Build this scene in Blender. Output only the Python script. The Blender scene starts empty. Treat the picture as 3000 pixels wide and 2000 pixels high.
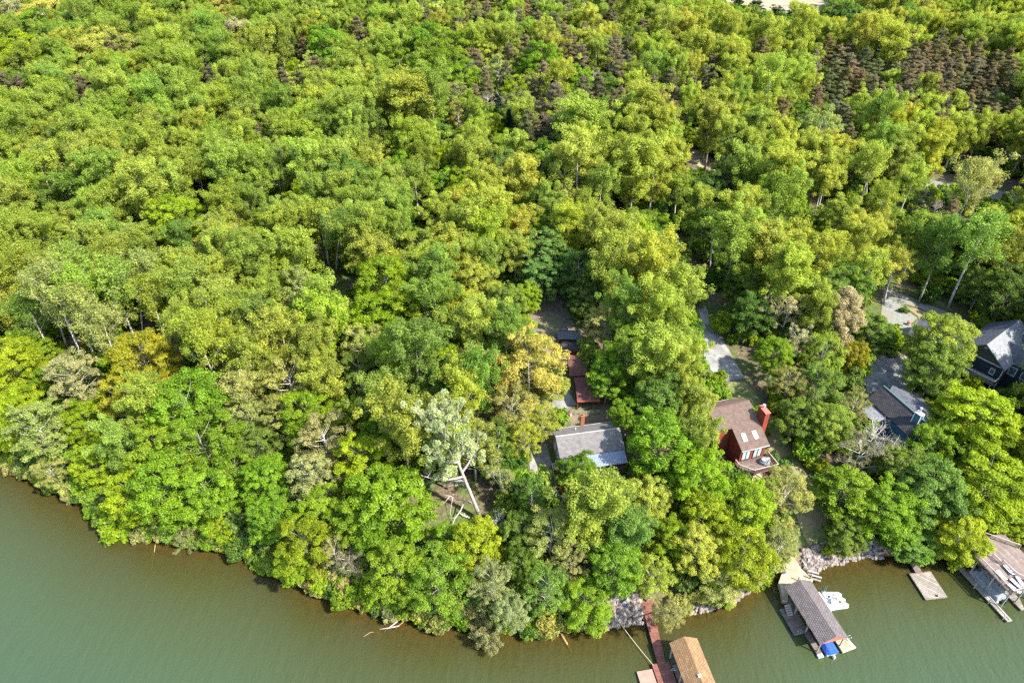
import bpy, math, random
import numpy as np
from mathutils import Vector, Matrix, Euler

random.seed(7)
RNG = np.random.default_rng(11)
scene = bpy.context.scene
COL = scene.collection
R = math.radians

# ------------------------------------------------------------------ camera
CAM_H, CAM_F, CAM_P = 105.0, 2050.0, R(37.0)
cam_data = bpy.data.cameras.new('camera')
cam = bpy.data.objects.new('camera', cam_data)
COL.objects.link(cam)
cam.location = (0, 0, CAM_H)
cam.rotation_euler = (R(90) - CAM_P, 0, 0)
cam_data.sensor_width = 36.0
cam_data.lens = CAM_F / 3000.0 * 36.0
cam_data.clip_start = 1.0
cam_data.clip_end = 6000.0
scene.camera = cam
CP, SP = math.cos(CAM_P), math.sin(CAM_P)

def ray(px, py):
    u = (px - 1500.0) / CAM_F; v = -(py - 1000.0) / CAM_F
    return np.array((u, CP + v * SP, -SP + v * CP))

def at(px, py, z=0.0):
    """world point that the photo shows at a pixel, if it lies at height z"""
    d = ray(px, py); t = (z - CAM_H) / d[2]
    return Vector((d[0] * t, d[1] * t, z))

def project(p):
    x, y, z = p[0], p[1], p[2] - CAM_H
    f = y * CP - z * SP; up = y * SP + z * CP
    return 1500 + CAM_F * x / f, 1000 - CAM_F * up / f, f

# ------------------------------------------------------------------ terrain
SHORE_PX = [(-900, 1010), (-300, 1255), (0, 1345), (150, 1425), (250, 1480), (330, 1530), (440, 1572), (560, 1592), (680, 1602),
            (760, 1640), (850, 1690), (950, 1750), (1080, 1785), (1180, 1812), (1290, 1826), (1400, 1826), (1500, 1838), (1600, 1840),
            (1740, 1830), (1880, 1806), (1960, 1790), (2040, 1782), (2140, 1750), (2225, 1700), (2290, 1665), (2400, 1655),
            (2470, 1635), (2530, 1620), (2620, 1628), (2760, 1610), (2830, 1600), (2920, 1585), (3000, 1570), (3300, 1560), (3900, 1500)]
_s = [at(x, y, 0.0) for x, y in SHORE_PX]
SHX = np.array([-2500.0] + [p.x for p in _s] + [2500.0])
SHY = np.array([160.0] + [p.y for p in _s] + [95.0])
LAND_D = np.array([0, 1.2, 3, 8, 16, 28, 45, 75, 130, 210, 320, 480, 800, 3000.0])
LAND_Z = np.array([0, .55, 1.3, 3.0, 5.6, 8.3, 10.5, 13.5, 19.5, 29.0, 43.0, 58.0, 75.0, 120.0])
LAKE_D = np.array([0, 1.5, 4, 9, 18, 40, 90, 300, 3000.0])
LAKE_Z = np.array([0, .35, .75, 1.35, 2.3, 4.0, 6.5, 9.0, 10.0])

def shore_y(x):
    return np.interp(x, SHX, SHY)

def terrain(x, y):
    x = np.asarray(x, float); y = np.asarray(y, float)
    d = (y - shore_y(x)) * 0.92
    land = np.interp(d, LAND_D, LAND_Z)
    k = np.clip((d - 45) / 80, 0, 1)
    land = land + k * (2.2 * np.sin(x / 31 + .6) * np.cos(y / 37) + 1.5 * np.sin(x / 17 - y / 23))
    lake = -np.interp(-d, LAKE_D, LAKE_Z)
    return np.where(d > 0, land, lake)

def tz(x, y):
    return float(terrain(x, y))

def ground_at(px, py, lift=0.0):
    """where the ray through a pixel first comes within LIFT of the ground"""
    d = ray(px, py)
    ts = np.linspace(40, 700, 2400)
    p = ts[:, None] * d[None, :] + np.array((0, 0, CAM_H))
    below = p[:, 2] < np.maximum(terrain(p[:, 0], p[:, 1]), 0) + lift
    i = int(np.argmax(below)) if below.any() else len(ts) - 1
    lo, hi = ts[max(i - 1, 0)], ts[i]
    for _ in range(18):
        m = (lo + hi) / 2; q = d * m
        if q[2] + CAM_H < max(tz(q[0], q[1]), 0) + lift: hi = m
        else: lo = m
    q = d * hi
    return Vector((q[0], q[1], q[2] + CAM_H))

# ------------------------------------------------------------------ tags
def tag(o, label=None, cat=None, group=None, kind=None):
    if label: o['label'] = label
    if cat: o['category'] = cat
    if group: o['group'] = group
    if kind: o['kind'] = kind
    return o

def thing(name, label, cat, loc=(0, 0, 0), rotz=0.0, group=None):
    o = bpy.data.objects.new(name, None)
    COL.objects.link(o)
    o.empty_display_size = 0.5
    o.location = loc; o.rotation_euler = (0, 0, rotz)
    return tag(o, label, cat, group)

def copy_tree(o, parent=None):
    c = o.copy(); COL.objects.link(c)
    if parent is not None: c.parent = parent
    for ch in list(o.children):
        copy_tree(ch, c)
    return c

# ------------------------------------------------------------------ mesh builder
class MB:
    def __init__(self):
        self.v = []; self.f = []; self.m = []
    def add(self, verts, faces, mi=0, M=None):
        n = len(self.v)
        for p in verts:
            p = Vector(p)
            self.v.append(tuple(M @ p) if M is not None else tuple(p))
        for f in faces:
            self.f.append(tuple(i + n for i in f)); self.m.append(mi)
        return self
    def box(self, c, s, rz=0.0, mi=0, M=None):
        x, y, z = s[0] / 2, s[1] / 2, s[2] / 2
        T = Matrix.Translation(c) @ Matrix.Rotation(rz, 4, 'Z')
        if M is not None: T = M @ T
        vs = [(a * x, b * y, c_ * z) for c_ in (-1, 1) for a, b in ((-1, -1), (1, -1), (1, 1), (-1, 1))]
        return self.add(vs, [(3, 2, 1, 0), (4, 5, 6, 7), (0, 1, 5, 4), (1, 2, 6, 5), (2, 3, 7, 6), (3, 0, 4, 7)], mi, T)
    def bar(self, a, b, w, h=None, mi=0):
        """square bar from a to b"""
        a, b = Vector(a), Vector(b); h = h or w
        d = (b - a); L = d.length; d.normalize()
        up = Vector((0, 0, 1)) if abs(d.z) < .95 else Vector((1, 0, 0))
        s = d.cross(up).normalized(); u = s.cross(d).normalized()
        vs = []
        for p in (a, b):
            for i, j in ((-1, -1), (1, -1), (1, 1), (-1, 1)):
                vs.append(p + s * i * w / 2 + u * j * h / 2)
        return self.add(vs, [(0, 1, 2, 3), (7, 6, 5, 4), (4, 5, 1, 0), (5, 6, 2, 1), (6, 7, 3, 2), (7, 4, 0, 3)], mi)
    def tube(self, pts, rad, n=6, mi=0, cap=True):
        pts = [Vector(p) for p in pts]; base = len(self.v); k = len(pts)
        for i, p in enumerate(pts):
            d = (pts[min(i + 1, k - 1)] - pts[max(i - 1, 0)]).normalized()
            up = Vector((0, 0, 1)) if abs(d.z) < .9 else Vector((1, 0, 0))
            s = d.cross(up).normalized(); u = s.cross(d).normalized()
            for j in range(n):
                a = 2 * math.pi * j / n
                self.v.append(tuple(p + (s * math.cos(a) + u * math.sin(a)) * rad[i]))
        for i in range(k - 1):
            for j in range(n):
                j2 = (j + 1) % n
                self.f.append((base + i * n + j, base + i * n + j2, base + (i + 1) * n + j2, base + (i + 1) * n + j)); self.m.append(mi)
        if cap:
            self.f.append(tuple(base + j for j in range(n))[::-1]); self.m.append(mi)
            self.f.append(tuple(base + (k - 1) * n + j for j in range(n))); self.m.append(mi)
        return self
    def prism(self, poly, z0, z1, mi=0, M=None):
        """upright prism over a counter-clockwise xy polygon"""
        n = len(poly)
        vs = [(p[0], p[1], z0) for p in poly] + [(p[0], p[1], z1) for p in poly]
        fs = [tuple(range(n))[::-1], tuple(range(n, 2 * n))] + [(i, (i + 1) % n, n + (i + 1) % n, n + i) for i in range(n)]
        return self.add(vs, fs, mi, M)
    def slab(self, quad, t, mi=0, M=None):
        """a four-cornered sheet of thickness t (grown against its normal)"""
        q = [Vector(p) for p in quad]
        nrm = (q[1] - q[0]).cross(q[3] - q[0]).normalized()
        vs = q + [p - nrm * t for p in q]
        return self.add(vs, [(0, 1, 2, 3), (7, 6, 5, 4), (0, 4, 5, 1), (1, 5, 6, 2), (2, 6, 7, 3), (3, 7, 4, 0)], mi, M)
    def poly_slab(self, poly, t, mi=0):
        q = [Vector(p) for p in poly]; n = len(q)
        nrm = (q[1] - q[0]).cross(q[2] - q[0]).normalized()
        if nrm.z < 0: nrm = -nrm; q = q[::-1]
        vs = q + [p - nrm * t for p in q]
        return self.add(vs, [tuple(range(n)), tuple(range(n, 2 * n))[::-1]] + [(i, n + i, n + (i + 1) % n, (i + 1) % n) for i in range(n)], mi)
    def mesh(self, name, mats):
        me = bpy.data.meshes.new(name)
        me.from_pydata(self.v, [], self.f)
        mats = mats if isinstance(mats, (list, tuple)) else [mats]
        for m in mats: me.materials.append(m)
        if len(mats) > 1:
            me.polygons.foreach_set('material_index', self.m)
        me.update()
        return me
    def build(self, name, mats, parent=None, loc=None, rotz=0.0):
        o = bpy.data.objects.new(name, self.mesh(name, mats))
        COL.objects.link(o)
        if parent is not None: o.parent = parent
        if loc is not None: o.location = loc
        o.rotation_euler[2] = rotz
        return o

# ------------------------------------------------------------------ materials
def lin(c):
    return tuple((x / 255 / 12.92) if x / 255 <= .04045 else ((x / 255 + .055) / 1.055) ** 2.4 for x in c)

def new_mat(name):
    m = bpy.data.materials.new(name); m.use_nodes = True
    nt = m.node_tree; nt.nodes.clear()
    out = nt.nodes.new('ShaderNodeOutputMaterial')
    return m, nt, out

def N(nt, t, **kw):
    n = nt.nodes.new(t)
    for k, v in kw.items(): setattr(n, k, v)
    return n

def noise_mat(name, c1, c2, scale=3.0, rough=.85, detail=6.0, bump=0.0, c3=None, scale3=.4, stretch=None, spec=.3, metal=0.0, coord='Object', lo=.35, hi=.65):
    """two-tone weathered surface, optional third large-scale tone"""
    m, nt, out = new_mat(name)
    b = N(nt, 'ShaderNodeBsdfPrincipled')
    b.inputs['Roughness'].default_value = rough
    b.inputs['Specular IOR Level'].default_value = spec
    b.inputs['Metallic'].default_value = metal
    tc = N(nt, 'ShaderNodeTexCoord'); mp = N(nt, 'ShaderNodeMapping')
    nt.links.new(tc.outputs[coord], mp.inputs[0])
    if stretch: mp.inputs['Scale'].default_value = stretch
    n1 = N(nt, 'ShaderNodeTexNoise'); n1.inputs['Scale'].default_value = scale; n1.inputs['Detail'].default_value = detail
    nt.links.new(mp.outputs[0], n1.inputs['Vector'])
    r = N(nt, 'ShaderNodeValToRGB')
    r.color_ramp.elements[0].position = lo; r.color_ramp.elements[1].position = hi
    r.color_ramp.elements[0].color = (*c1, 1); r.color_ramp.elements[1].color = (*c2, 1)
    nt.links.new(n1.outputs['Fac'], r.inputs[0])
    col = r.outputs[0]
    if c3:
        n2 = N(nt, 'ShaderNodeTexNoise'); n2.inputs['Scale'].default_value = scale3; n2.inputs['Detail'].default_value = 4
        nt.links.new(tc.outputs[coord], n2.inputs['Vector'])
        r2 = N(nt, 'ShaderNodeValToRGB'); r2.color_ramp.elements[0].position = .45; r2.color_ramp.elements[1].position = .65
        nt.links.new(n2.outputs['Fac'], r2.inputs[0])
        mx = N(nt, 'ShaderNodeMixRGB'); mx.inputs[2].default_value = (*c3, 1)
        nt.links.new(r2.outputs[0], mx.inputs[0]); nt.links.new(col, mx.inputs[1]); col = mx.outputs[0]
    nt.links.new(col, b.inputs['Base Color'])
    if bump:
        bp = N(nt, 'ShaderNodeBump'); bp.inputs['Strength'].default_value = bump; bp.inputs['Distance'].default_value = .05
        nt.links.new(n1.outputs['Fac'], bp.inputs['Height']); nt.links.new(bp.outputs[0], b.inputs['Normal'])
    nt.links.new(b.outputs[0], out.inputs[0])
    return m

def strip_mat(name, cols, gap, width, axis='X', rough=.85, jitter=.35, length=None, stain=None, seam=.06, spec=.25):
    """boards or shingle courses: tone per strip, thin dark seams; axis = the local axis across the strips"""
    m, nt, out = new_mat(name)
    b = N(nt, 'ShaderNodeBsdfPrincipled'); b.inputs['Roughness'].default_value = rough
    b.inputs['Specular IOR Level'].default_value = spec
    tc = N(nt, 'ShaderNodeTexCoord'); br = N(nt, 'ShaderNodeTexBrick')
    mp = N(nt, 'ShaderNodeMapping')
    nt.links.new(tc.outputs['UV'], mp.inputs[0])
    if axis == 'X': mp.inputs['Rotation'].default_value = (0, 0, R(90))
    nt.links.new(mp.outputs[0], br.inputs['Vector'])
    br.inputs['Scale'].default_value = 1.0
    br.inputs['Brick Width'].default_value = length or 4.0
    br.inputs['Row Height'].default_value = width
    br.inputs['Mortar Size'].default_value = width * seam
    br.inputs['Mortar Smooth'].default_value = .3
    br.inputs['Color1'].default_value = (*cols[0], 1); br.inputs['Color2'].default_value = (*cols[1], 1)
    br.inputs['Mortar'].default_value = (*gap, 1)
    br.inputs['Bias'].default_value = 0.0
    no = N(nt, 'ShaderNodeTexNoise'); no.inputs['Scale'].default_value = 1.3; no.inputs['Detail'].default_value = 8; no.inputs['Roughness'].default_value = .7
    nt.links.new(tc.outputs['Object'], no.inputs['Vector'])
    mx = N(nt, 'ShaderNodeMixRGB', blend_type='MULTIPLY'); mx.inputs[0].default_value = 1.0
    rr = N(nt, 'ShaderNodeValToRGB'); rr.color_ramp.elements[0].position = .3; rr.color_ramp.elements[1].position = .7
    a = 1 - jitter
    rr.color_ramp.elements[0].color = (a, a, a, 1); rr.color_ramp.elements[1].color = (1.12, 1.12, 1.12, 1)
    nt.links.new(no.outputs['Fac'], rr.inputs[0])
    nt.links.new(br.outputs['Color'], mx.inputs[1]); nt.links.new(rr.outputs[0], mx.inputs[2])
    nt.links.new(mx.outputs[0], b.inputs['Base Color'])
    nt.links.new(b.outputs[0], out.inputs[0])
    return m

def uv_planar(o):
    """UVs in metres: along the level direction and the fall line of every face"""
    me = o.data; uv = me.uv_layers.new(name='UVMap')
    for p in me.polygons:
        n = p.normal
        if abs(n.z) > .995: u, v = Vector((1, 0, 0)), Vector((0, 1, 0))
        else:
            u = Vector((-n.y, n.x, 0)).normalized(); v = n.cross(u).normalized()
        for li in p.loop_indices:
            co = me.vertices[me.loops[li].vertex_index].co
            uv.data[li].uv = (co.dot(u), co.dot(v))
    return o

K = 0.72   # photo tone of a sunlit leaf -> leaf reflectance
def leafc(c):
    r, g, b = lin(c)
    return (r * K * (1.27 if r < g * .8 else 1.03), g * K, b * K * .85)

def leaf_material(name, attr=None, hue=.0):
    m, nt, out = new_mat(name)
    if attr:
        a = N(nt, 'ShaderNodeAttribute', attribute_type='INSTANCER', attribute_name=attr); col = a.outputs['Color']
    else:
        a = N(nt, 'ShaderNodeObjectInfo'); col = a.outputs['Color']
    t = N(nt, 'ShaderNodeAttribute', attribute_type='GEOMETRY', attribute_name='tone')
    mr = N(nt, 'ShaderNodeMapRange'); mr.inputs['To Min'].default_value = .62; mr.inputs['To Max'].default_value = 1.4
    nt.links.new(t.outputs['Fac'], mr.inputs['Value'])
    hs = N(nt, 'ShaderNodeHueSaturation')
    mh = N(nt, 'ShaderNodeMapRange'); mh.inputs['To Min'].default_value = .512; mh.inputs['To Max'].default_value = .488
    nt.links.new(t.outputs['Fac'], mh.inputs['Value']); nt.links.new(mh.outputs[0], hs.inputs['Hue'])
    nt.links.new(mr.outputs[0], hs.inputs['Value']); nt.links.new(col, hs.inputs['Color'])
    d = N(nt, 'ShaderNodeBsdfDiffuse'); tr = N(nt, 'ShaderNodeBsdfTranslucent'); gl = N(nt, 'ShaderNodeBsdfGlossy')
    gl.inputs['Roughness'].default_value = .5; gl.inputs['Color'].default_value = (.8, .8, .8, 1)
    mx = N(nt, 'ShaderNodeMixShader'); mx.inputs[0].default_value = .5
    mg = N(nt, 'ShaderNodeMixShader'); mg.inputs[0].default_value = .012
    # sap shows yellower through the blade
    ty = N(nt, 'ShaderNodeMixRGB', blend_type='MULTIPLY'); ty.inputs[0].default_value = 1; ty.inputs[2].default_value = (1.25, 1.2, .6, 1)
    nt.links.new(hs.outputs[0], d.inputs[0]); nt.links.new(hs.outputs[0], ty.inputs[1]); nt.links.new(ty.outputs[0], tr.inputs[0])
    nt.links.new(d.outputs[0], mx.inputs[1]); nt.links.new(tr.outputs[0], mx.inputs[2])
    nt.links.new(mx.outputs[0], mg.inputs[1]); nt.links.new(gl.outputs[0], mg.inputs[2])
    nt.links.new(mg.outputs[0], out.inputs[0])
    return m

M_LEAF = leaf_material('leaf')
M_LEAF_FAR = leaf_material('leaf_far', 'tint')
M_BARK = noise_mat('bark', (.17, .145, .12), (.36, .32, .27), scale=2.5, stretch=(3, 3, .5), rough=.95)
M_BARK_PALE = noise_mat('bark_pale', (.34, .30, .25), (.55, .50, .44), scale=2.5, stretch=(3, 3, .5), rough=.95)
M_BARK_PINE = noise_mat('bark_pine', (.10, .075, .06), (.22, .17, .14), scale=2.5, rough=.95)
# ------------------------------------------------------------------ tree kinds
def leaf_mesh(name, cen, nrm, size, tone, mats, rng, aspect=.62):
    """many leaf-sized blades as one crown mesh"""
    n = len(cen)
    r = rng.normal(size=(n, 3))
    t = np.cross(nrm, r); t /= np.linalg.norm(t, axis=1)[:, None] + 1e-9
    b = np.cross(nrm, t)
    s = size[:, None]
    v = np.empty((n, 4, 3), np.float32)
    v[:, 0] = cen - t * s * .5
    v[:, 1] = cen - b * s * .5 * aspect + nrm * s * .08
    v[:, 2] = cen + t * s * .5
    v[:, 3] = cen + b * s * .5 * aspect + nrm * s * .08
    me = bpy.data.meshes.new(name)
    me.vertices.add(n * 4); me.vertices.foreach_set('co', v.ravel())
    me.loops.add(n * 4); me.loops.foreach_set('vertex_index', np.arange(n * 4, dtype=np.int32))
    me.polygons.add(n)
    me.polygons.foreach_set('loop_start', np.arange(0, n * 4, 4, dtype=np.int32))
    me.polygons.foreach_set('loop_total', np.full(n, 4, np.int32))
    a = me.attributes.new('tone', 'FLOAT', 'FACE')
    a.data.foreach_set('value', tone.astype(np.float32))
    for m in mats: me.materials.append(m)
    me.update(calc_edges=True)
    return me

def fill_clumps(cl, rng, up=.5, out=.55, size=.42, shell=.5):
    """cl: list of (centre, radii, count, tone) -> blade arrays"""
    C, Nn, S, T = [], [], [], []
    for c, rad, k, tn in cl:
        k = int(k * 3.0)
        u = rng.normal(size=(k, 3)); u /= np.linalg.norm(u, axis=1)[:, None]
        r = rng.random(k)[:, None] ** shell
        p = np.asarray(c)[None] + u * r * np.asarray(rad)[None]
        nn = u * out + np.array((0, 0, up))[None] + rng.normal(size=(k, 3)) * .45
        nn /= np.linalg.norm(nn, axis=1)[:, None]
        C.append(p); Nn.append(nn); S.append(size * rng.uniform(.65, 1.3, k)); T.append(np.clip(tn + rng.normal(size=k) * .16, 0, 1))
    return np.concatenate(C), np.concatenate(Nn), np.concatenate(S), np.concatenate(T)

def bent(p0, p1, rng, sag=0.0, k=5, wob=.05):
    """a limb as a slightly crooked, rising curve"""
    p0, p1 = np.asarray(p0, float), np.asarray(p1, float); L = np.linalg.norm(p1 - p0)
    mid = (p0 + p1) / 2 + np.array((0, 0, -sag * L)) + rng.normal(size=3) * wob * L
    ts = np.linspace(0, 1, k)[:, None]
    return (1 - ts) ** 2 * p0 + 2 * ts * (1 - ts) * mid + ts ** 2 * p1

def trunk_path(h, rng, bend=.04, k=7):
    a = rng.uniform(0, 6.28); ts = np.linspace(0, 1, k)
    off = np.sin(ts * 2.2 + rng.uniform(0, 2)) * bend * h
    off -= off[0]
    return np.stack([np.cos(a) * off, np.sin(a) * off, ts * h], 1)

def along(path, t):
    x = t * (len(path) - 1); i = min(int(x), len(path) - 2); f = x - i
    return path[i] * (1 - f) + path[i + 1] * f

def airy_tree(seed, h=23.0, w=9.0, base=.36, dens=1.0, limbs=15, leaf=.32):
    """tall forest tree in young leaf: long trunk, rising limbs, open feathery crown"""
    rng = np.random.default_rng(seed); tb = MB(); cl = []
    tp = trunk_path(h * .93, rng, .03); r0 = h * .0105
    tb.tube(tp, np.linspace(r0, r0 * .18, len(tp)), 7)
    for i in range(limbs):
        f = i / (limbs - 1); z = base * .9 + (1 - base * .9) * (f ** .9) * .86
        a = i * 2.4 + rng.uniform(-.5, .5)
        prof = math.sin(math.pi * min(1, .20 + .78 * f)) ** .75
        rad = w / 2 * prof * rng.uniform(.72, 1.08)
        p0 = along(tp, z); rise = rad * rng.uniform(.9, 1.7)
        p1 = p0 + np.array((math.cos(a) * rad, math.sin(a) * rad, min(rise, h * 1.0 - p0[2])))
        path = bent(p0, p1, rng, .12); rr = r0 * .42 * (1 - f * .6)
        tb.tube(path, np.linspace(rr, rr * .2, len(path)), 5)
        tn = rng.uniform(.3, .7)
        for j in range(5):
            t = rng.uniform(.4, 1.0); q = along(path, t)
            e = q + np.array((rng.normal() * 1.1, rng.normal() * 1.1, rng.uniform(-.2, 1.8)))
            tb.tube(bent(q, e, rng, .05, 3), [rr * .22, rr * .16, rr * .07], 3, cap=False)
            cl.append((e, (rng.uniform(.7, 1.25), rng.uniform(.7, 1.25), rng.uniform(.8, 1.5)), 62 * dens, tn + rng.uniform(-.2, .2)))
        cl.append((path[-1], (.9, .9, .95), 70 * dens, tn + rng.uniform(-.15, .2)))
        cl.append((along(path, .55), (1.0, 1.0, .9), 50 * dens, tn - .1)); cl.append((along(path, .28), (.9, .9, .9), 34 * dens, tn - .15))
    for k in range(5):
        q = along(tp, rng.uniform(.88, 1.0)) + rng.normal(size=3) * np.array((.5, .5, .4))
        cl.append((q, (.9, .9, 1.0), 70 * dens, rng.uniform(.35, .75)))
    return tb, fill_clumps(cl, rng, up=.35, out=.6, size=leaf), h, w

def dense_tree(seed, h=19.0, w=12.0, base=.2, dens=1.0, lobes=34, leaf=.33, flat=0.0, sub=6):
    """broad full crown of rounded leafy lobes with gaps between them"""
    rng = np.random.default_rng(seed); tb = MB(); cl = []
    tp = trunk_path(h * .72, rng, .03); r0 = h * .016
    tb.tube(tp, np.linspace(r0, r0 * .3, len(tp)), 7)
    zc = h * (base + 1) / 2; zr = h * (1 - base) / 2
    for i in range(lobes):
        f = (i + .5) / lobes; ct = 1 - 1.72 * f; st = math.sqrt(max(0, 1 - ct * ct)); a = i * 2.39996 + rng.uniform(-.35, .35)
        k = rng.uniform(.7, 1.02)
        c = np.array((math.cos(a) * st * w / 2 * k, math.sin(a) * st * w / 2 * k, zc + ct * zr * k * .93))
        s0 = along(tp, min(.98, max(.28, (c[2] / h - .18) / .72)))
        path = bent(s0, c, rng, .08, 4); rr = r0 * .3
        tb.tube(path, np.linspace(rr, rr * .25, len(path)), 4, cap=False)
        R1 = w * rng.uniform(.095, .14); tn = rng.uniform(.28, .72)
        for j in range(sub):
            o = rng.normal(size=3); o /= np.linalg.norm(o); o[2] = abs(o[2]) * .9 - .15 - flat * .4
            q = c + o * R1 * rng.uniform(.6, 1.15)
            cl.append((q, np.array((1, 1, .72 - flat * .35)) * R1 * rng.uniform(.5, .75), 46 * dens, tn + rng.uniform(-.18, .18)))
        if i % 2 == 0:
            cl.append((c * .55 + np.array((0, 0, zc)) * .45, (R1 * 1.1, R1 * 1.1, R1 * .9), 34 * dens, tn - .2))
    return tb, fill_clumps(cl, rng, up=.55, out=.7, size=leaf), h, w

def layered_tree(seed, h=17.0, w=12.0, dens=1.0):
    return dense_tree(seed, h, w, base=.05, dens=dens, lobes=44, leaf=.34, flat=.8, sub=6)

def pine_tree(seed, h=21.0, w=7.5, dens=1.0):
    """slim pine: dark trunk, tiers of ragged spreading boughs"""
    rng = np.random.default_rng(seed); tb = MB(); cl = []
    tp = trunk_path(h * .97, rng, .015); r0 = h * .0095
    tb.tube(tp, np.linspace(r0, r0 * .2, len(tp)), 6)
    nb = 34
    for i in range(nb):
        f = i / (nb - 1); z = .40 + .58 * f; a = i * 2.4 + rng.uniform(-.6, .6)
        L = w / 2 * (1.0 - .72 * f ** 1.8) * rng.uniform(.6, 1.1)
        if f < .12: L *= .7
        p0 = along(tp, z); p1 = p0 + np.array((math.cos(a) * L, math.sin(a) * L, L * rng.uniform(-.05, .3)))
        path = bent(p0, p1, rng, .04, 4); tb.tube(path, np.linspace(r0 * .25, r0 * .08, 4), 3, cap=False)
        tn = rng.uniform(.25, .75)
        for t in (.5, .78, 1.0):
            q = along(path, t) + rng.normal(size=3) * .2
            cl.append((q, (rng.uniform(.6, 1.0), rng.uniform(.6, 1.0), .3), (42 if f > .1 else 16) * dens, tn + rng.uniform(-.2, .2)))
    cl.append((tp[-1], (.5, .5, .7), 50, .6))
    C, Nn, S, T = fill_clumps(cl, rng, up=.5, out=.3, size=.42)
    return tb, (C, Nn, S, T), h, w

def spruce_tree(seed, h=16.0, w=6.5, dens=1.0):
    rng = np.random.default_rng(seed); tb = MB(); cl = []
    tp = trunk_path(h * .98, rng, .006); r0 = h * .011
    tb.tube(tp, np.linspace(r0, r0 * .12, len(tp)), 6)
    for i in range(60):
        f = i / 59; z = .08 + .9 * f; a = i * 2.4 + rng.uniform(-.3, .3)
        L = w / 2 * (1 - f) ** .85 * rng.uniform(.8, 1.05) + .15
        p0 = along(tp, z); p1 = p0 + np.array((math.cos(a) * L, math.sin(a) * L, -L * .22))
        path = bent(p0, p1, rng, -.05, 4); tb.tube(path, np.linspace(r0 * .2, r0 * .06, 4), 3, cap=False)
        for t in (.35, .65, .95):
            q = along(path, t); cl.append((q, (.55, .55, .22), 26 * dens, rng.uniform(.2, .8)))
    C, Nn, S, T = fill_clumps(cl, rng, up=.5, out=.35, size=.36)
    return tb, (C, Nn, S, T), h, w

def bare_tree(seed, h=16.0, w=8.0, leaves=0):
    """dead or leafless tree: crooked pale limbs and fine twigs"""
    rng = np.random.default_rng(seed); tb = MB(); cl = []
    tp = trunk_path(h * .85, rng, .05); r0 = h * .012
    tb.tube(tp, np.linspace(r0, r0 * .2, len(tp)), 6)
    for i in range(13):
        z = rng.uniform(.35, .98); a = i * 2.4 + rng.uniform(-.5, .5); L = w / 2 * rng.uniform(.6, 1.1)
        p0 = along(tp, z); p1 = p0 + np.array((math.cos(a) * L, math.sin(a) * L, L * rng.uniform(.3, 1.1)))
        path = bent(p0, p1, rng, .12, 5, .09); tb.tube(path, np.linspace(r0 * .45, r0 * .12, 5), 5, cap=False)
        for j in range(7):
            q = along(path, rng.uniform(.3, 1)); e = q + rng.normal(size=3) * np.array((1.0, 1.0, .8)) + np.array((0, 0, .7))
            b2 = bent(q, e, rng, .1, 3, .1); tb.tube(b2, [r0 * .14, r0 * .1, r0 * .05], 3, cap=False)
            for k in range(4):
                q2 = along(b2, rng.uniform(.3, 1)); e2 = q2 + rng.normal(size=3) * .55 + np.array((0, 0, .3))
                tb.tube([q2, e2], [r0 * .07, r0 * .04], 3, cap=False)
            if leaves: cl.append((e, (.7, .7, .6), leaves, rng.uniform(.3, .7)))
    if not cl: cl = [(tp[-1], (w * .3, w * .3, h * .15), 120, .5)]
    return tb, fill_clumps(cl, rng, size=.3), h, w

def great_oak(seed, h=24.0, w=17.0):
    """old open oak: heavy pale limbs spreading low, sparse pale new leaf"""
    rng = np.random.default_rng(seed); tb = MB(); cl = []
    tp = trunk_path(h * .85, rng, .02); r0 = .48
    tb.tube(tp, np.linspace(r0, r0 * .2, len(tp)), 8)
    spec = [(.42, 2.9, 8.5, .25), (.46, 3.5, 7.5, .45), (.40, 2.5, 7.0, .05), (.5, .4, 6.0, .8), (.55, 1.4, 6.5, .9), (.55, 2.2, 7.5, .7), (.6, 4.3, 5.5, .9), (.62, 5.4, 6.0, .9),
            (.68, 3.0, 6.0, 1.1), (.72, .8, 5.0, 1.2), (.78, 2.0, 4.6, 1.4), (.8, 4.8, 4.5, 1.3), (.85, 3.6, 3.6, 1.6), (.9, .2, 3.2, 1.8)]
    for z, a, L, rise in spec:
        p0 = along(tp, z); p1 = p0 + np.array((math.cos(a) * L, math.sin(a) * L, L * rise))
        p1[2] = min(p1[2], h)
        path = bent(p0, p1, rng, .16, 6, .06); rr = r0 * (.55 - .32 * (z - .4) / .5)
        tb.tube(path, np.linspace(rr, rr * .22, 6), 6, cap=False)
        for j in range(8):
            q = along(path, rng.uniform(.35, 1)); e = q + rng.normal(size=3) * np.array((1.3, 1.3, .9)) + np.array((0, 0, .8))
            b2 = bent(q, e, rng, .1, 4, .1); tb.tube(b2, np.linspace(rr * .3, rr * .08, 4), 4, cap=False)
            for k in range(2):
                q2 = along(b2, rng.uniform(.4, 1)); e2 = q2 + rng.normal(size=3) * .8 + np.array((0, 0, .3)); tb.tube([q2, e2], [.03, .015], 3, cap=False)
                if not (rise < .3 and rng.random() < .55):
                    cl.append((e2, (.75, .75, .5), 34, rng.uniform(.2, .8)))
    return tb, fill_clumps(cl, rng, up=.5, out=.5, size=.4), h, w

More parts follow.
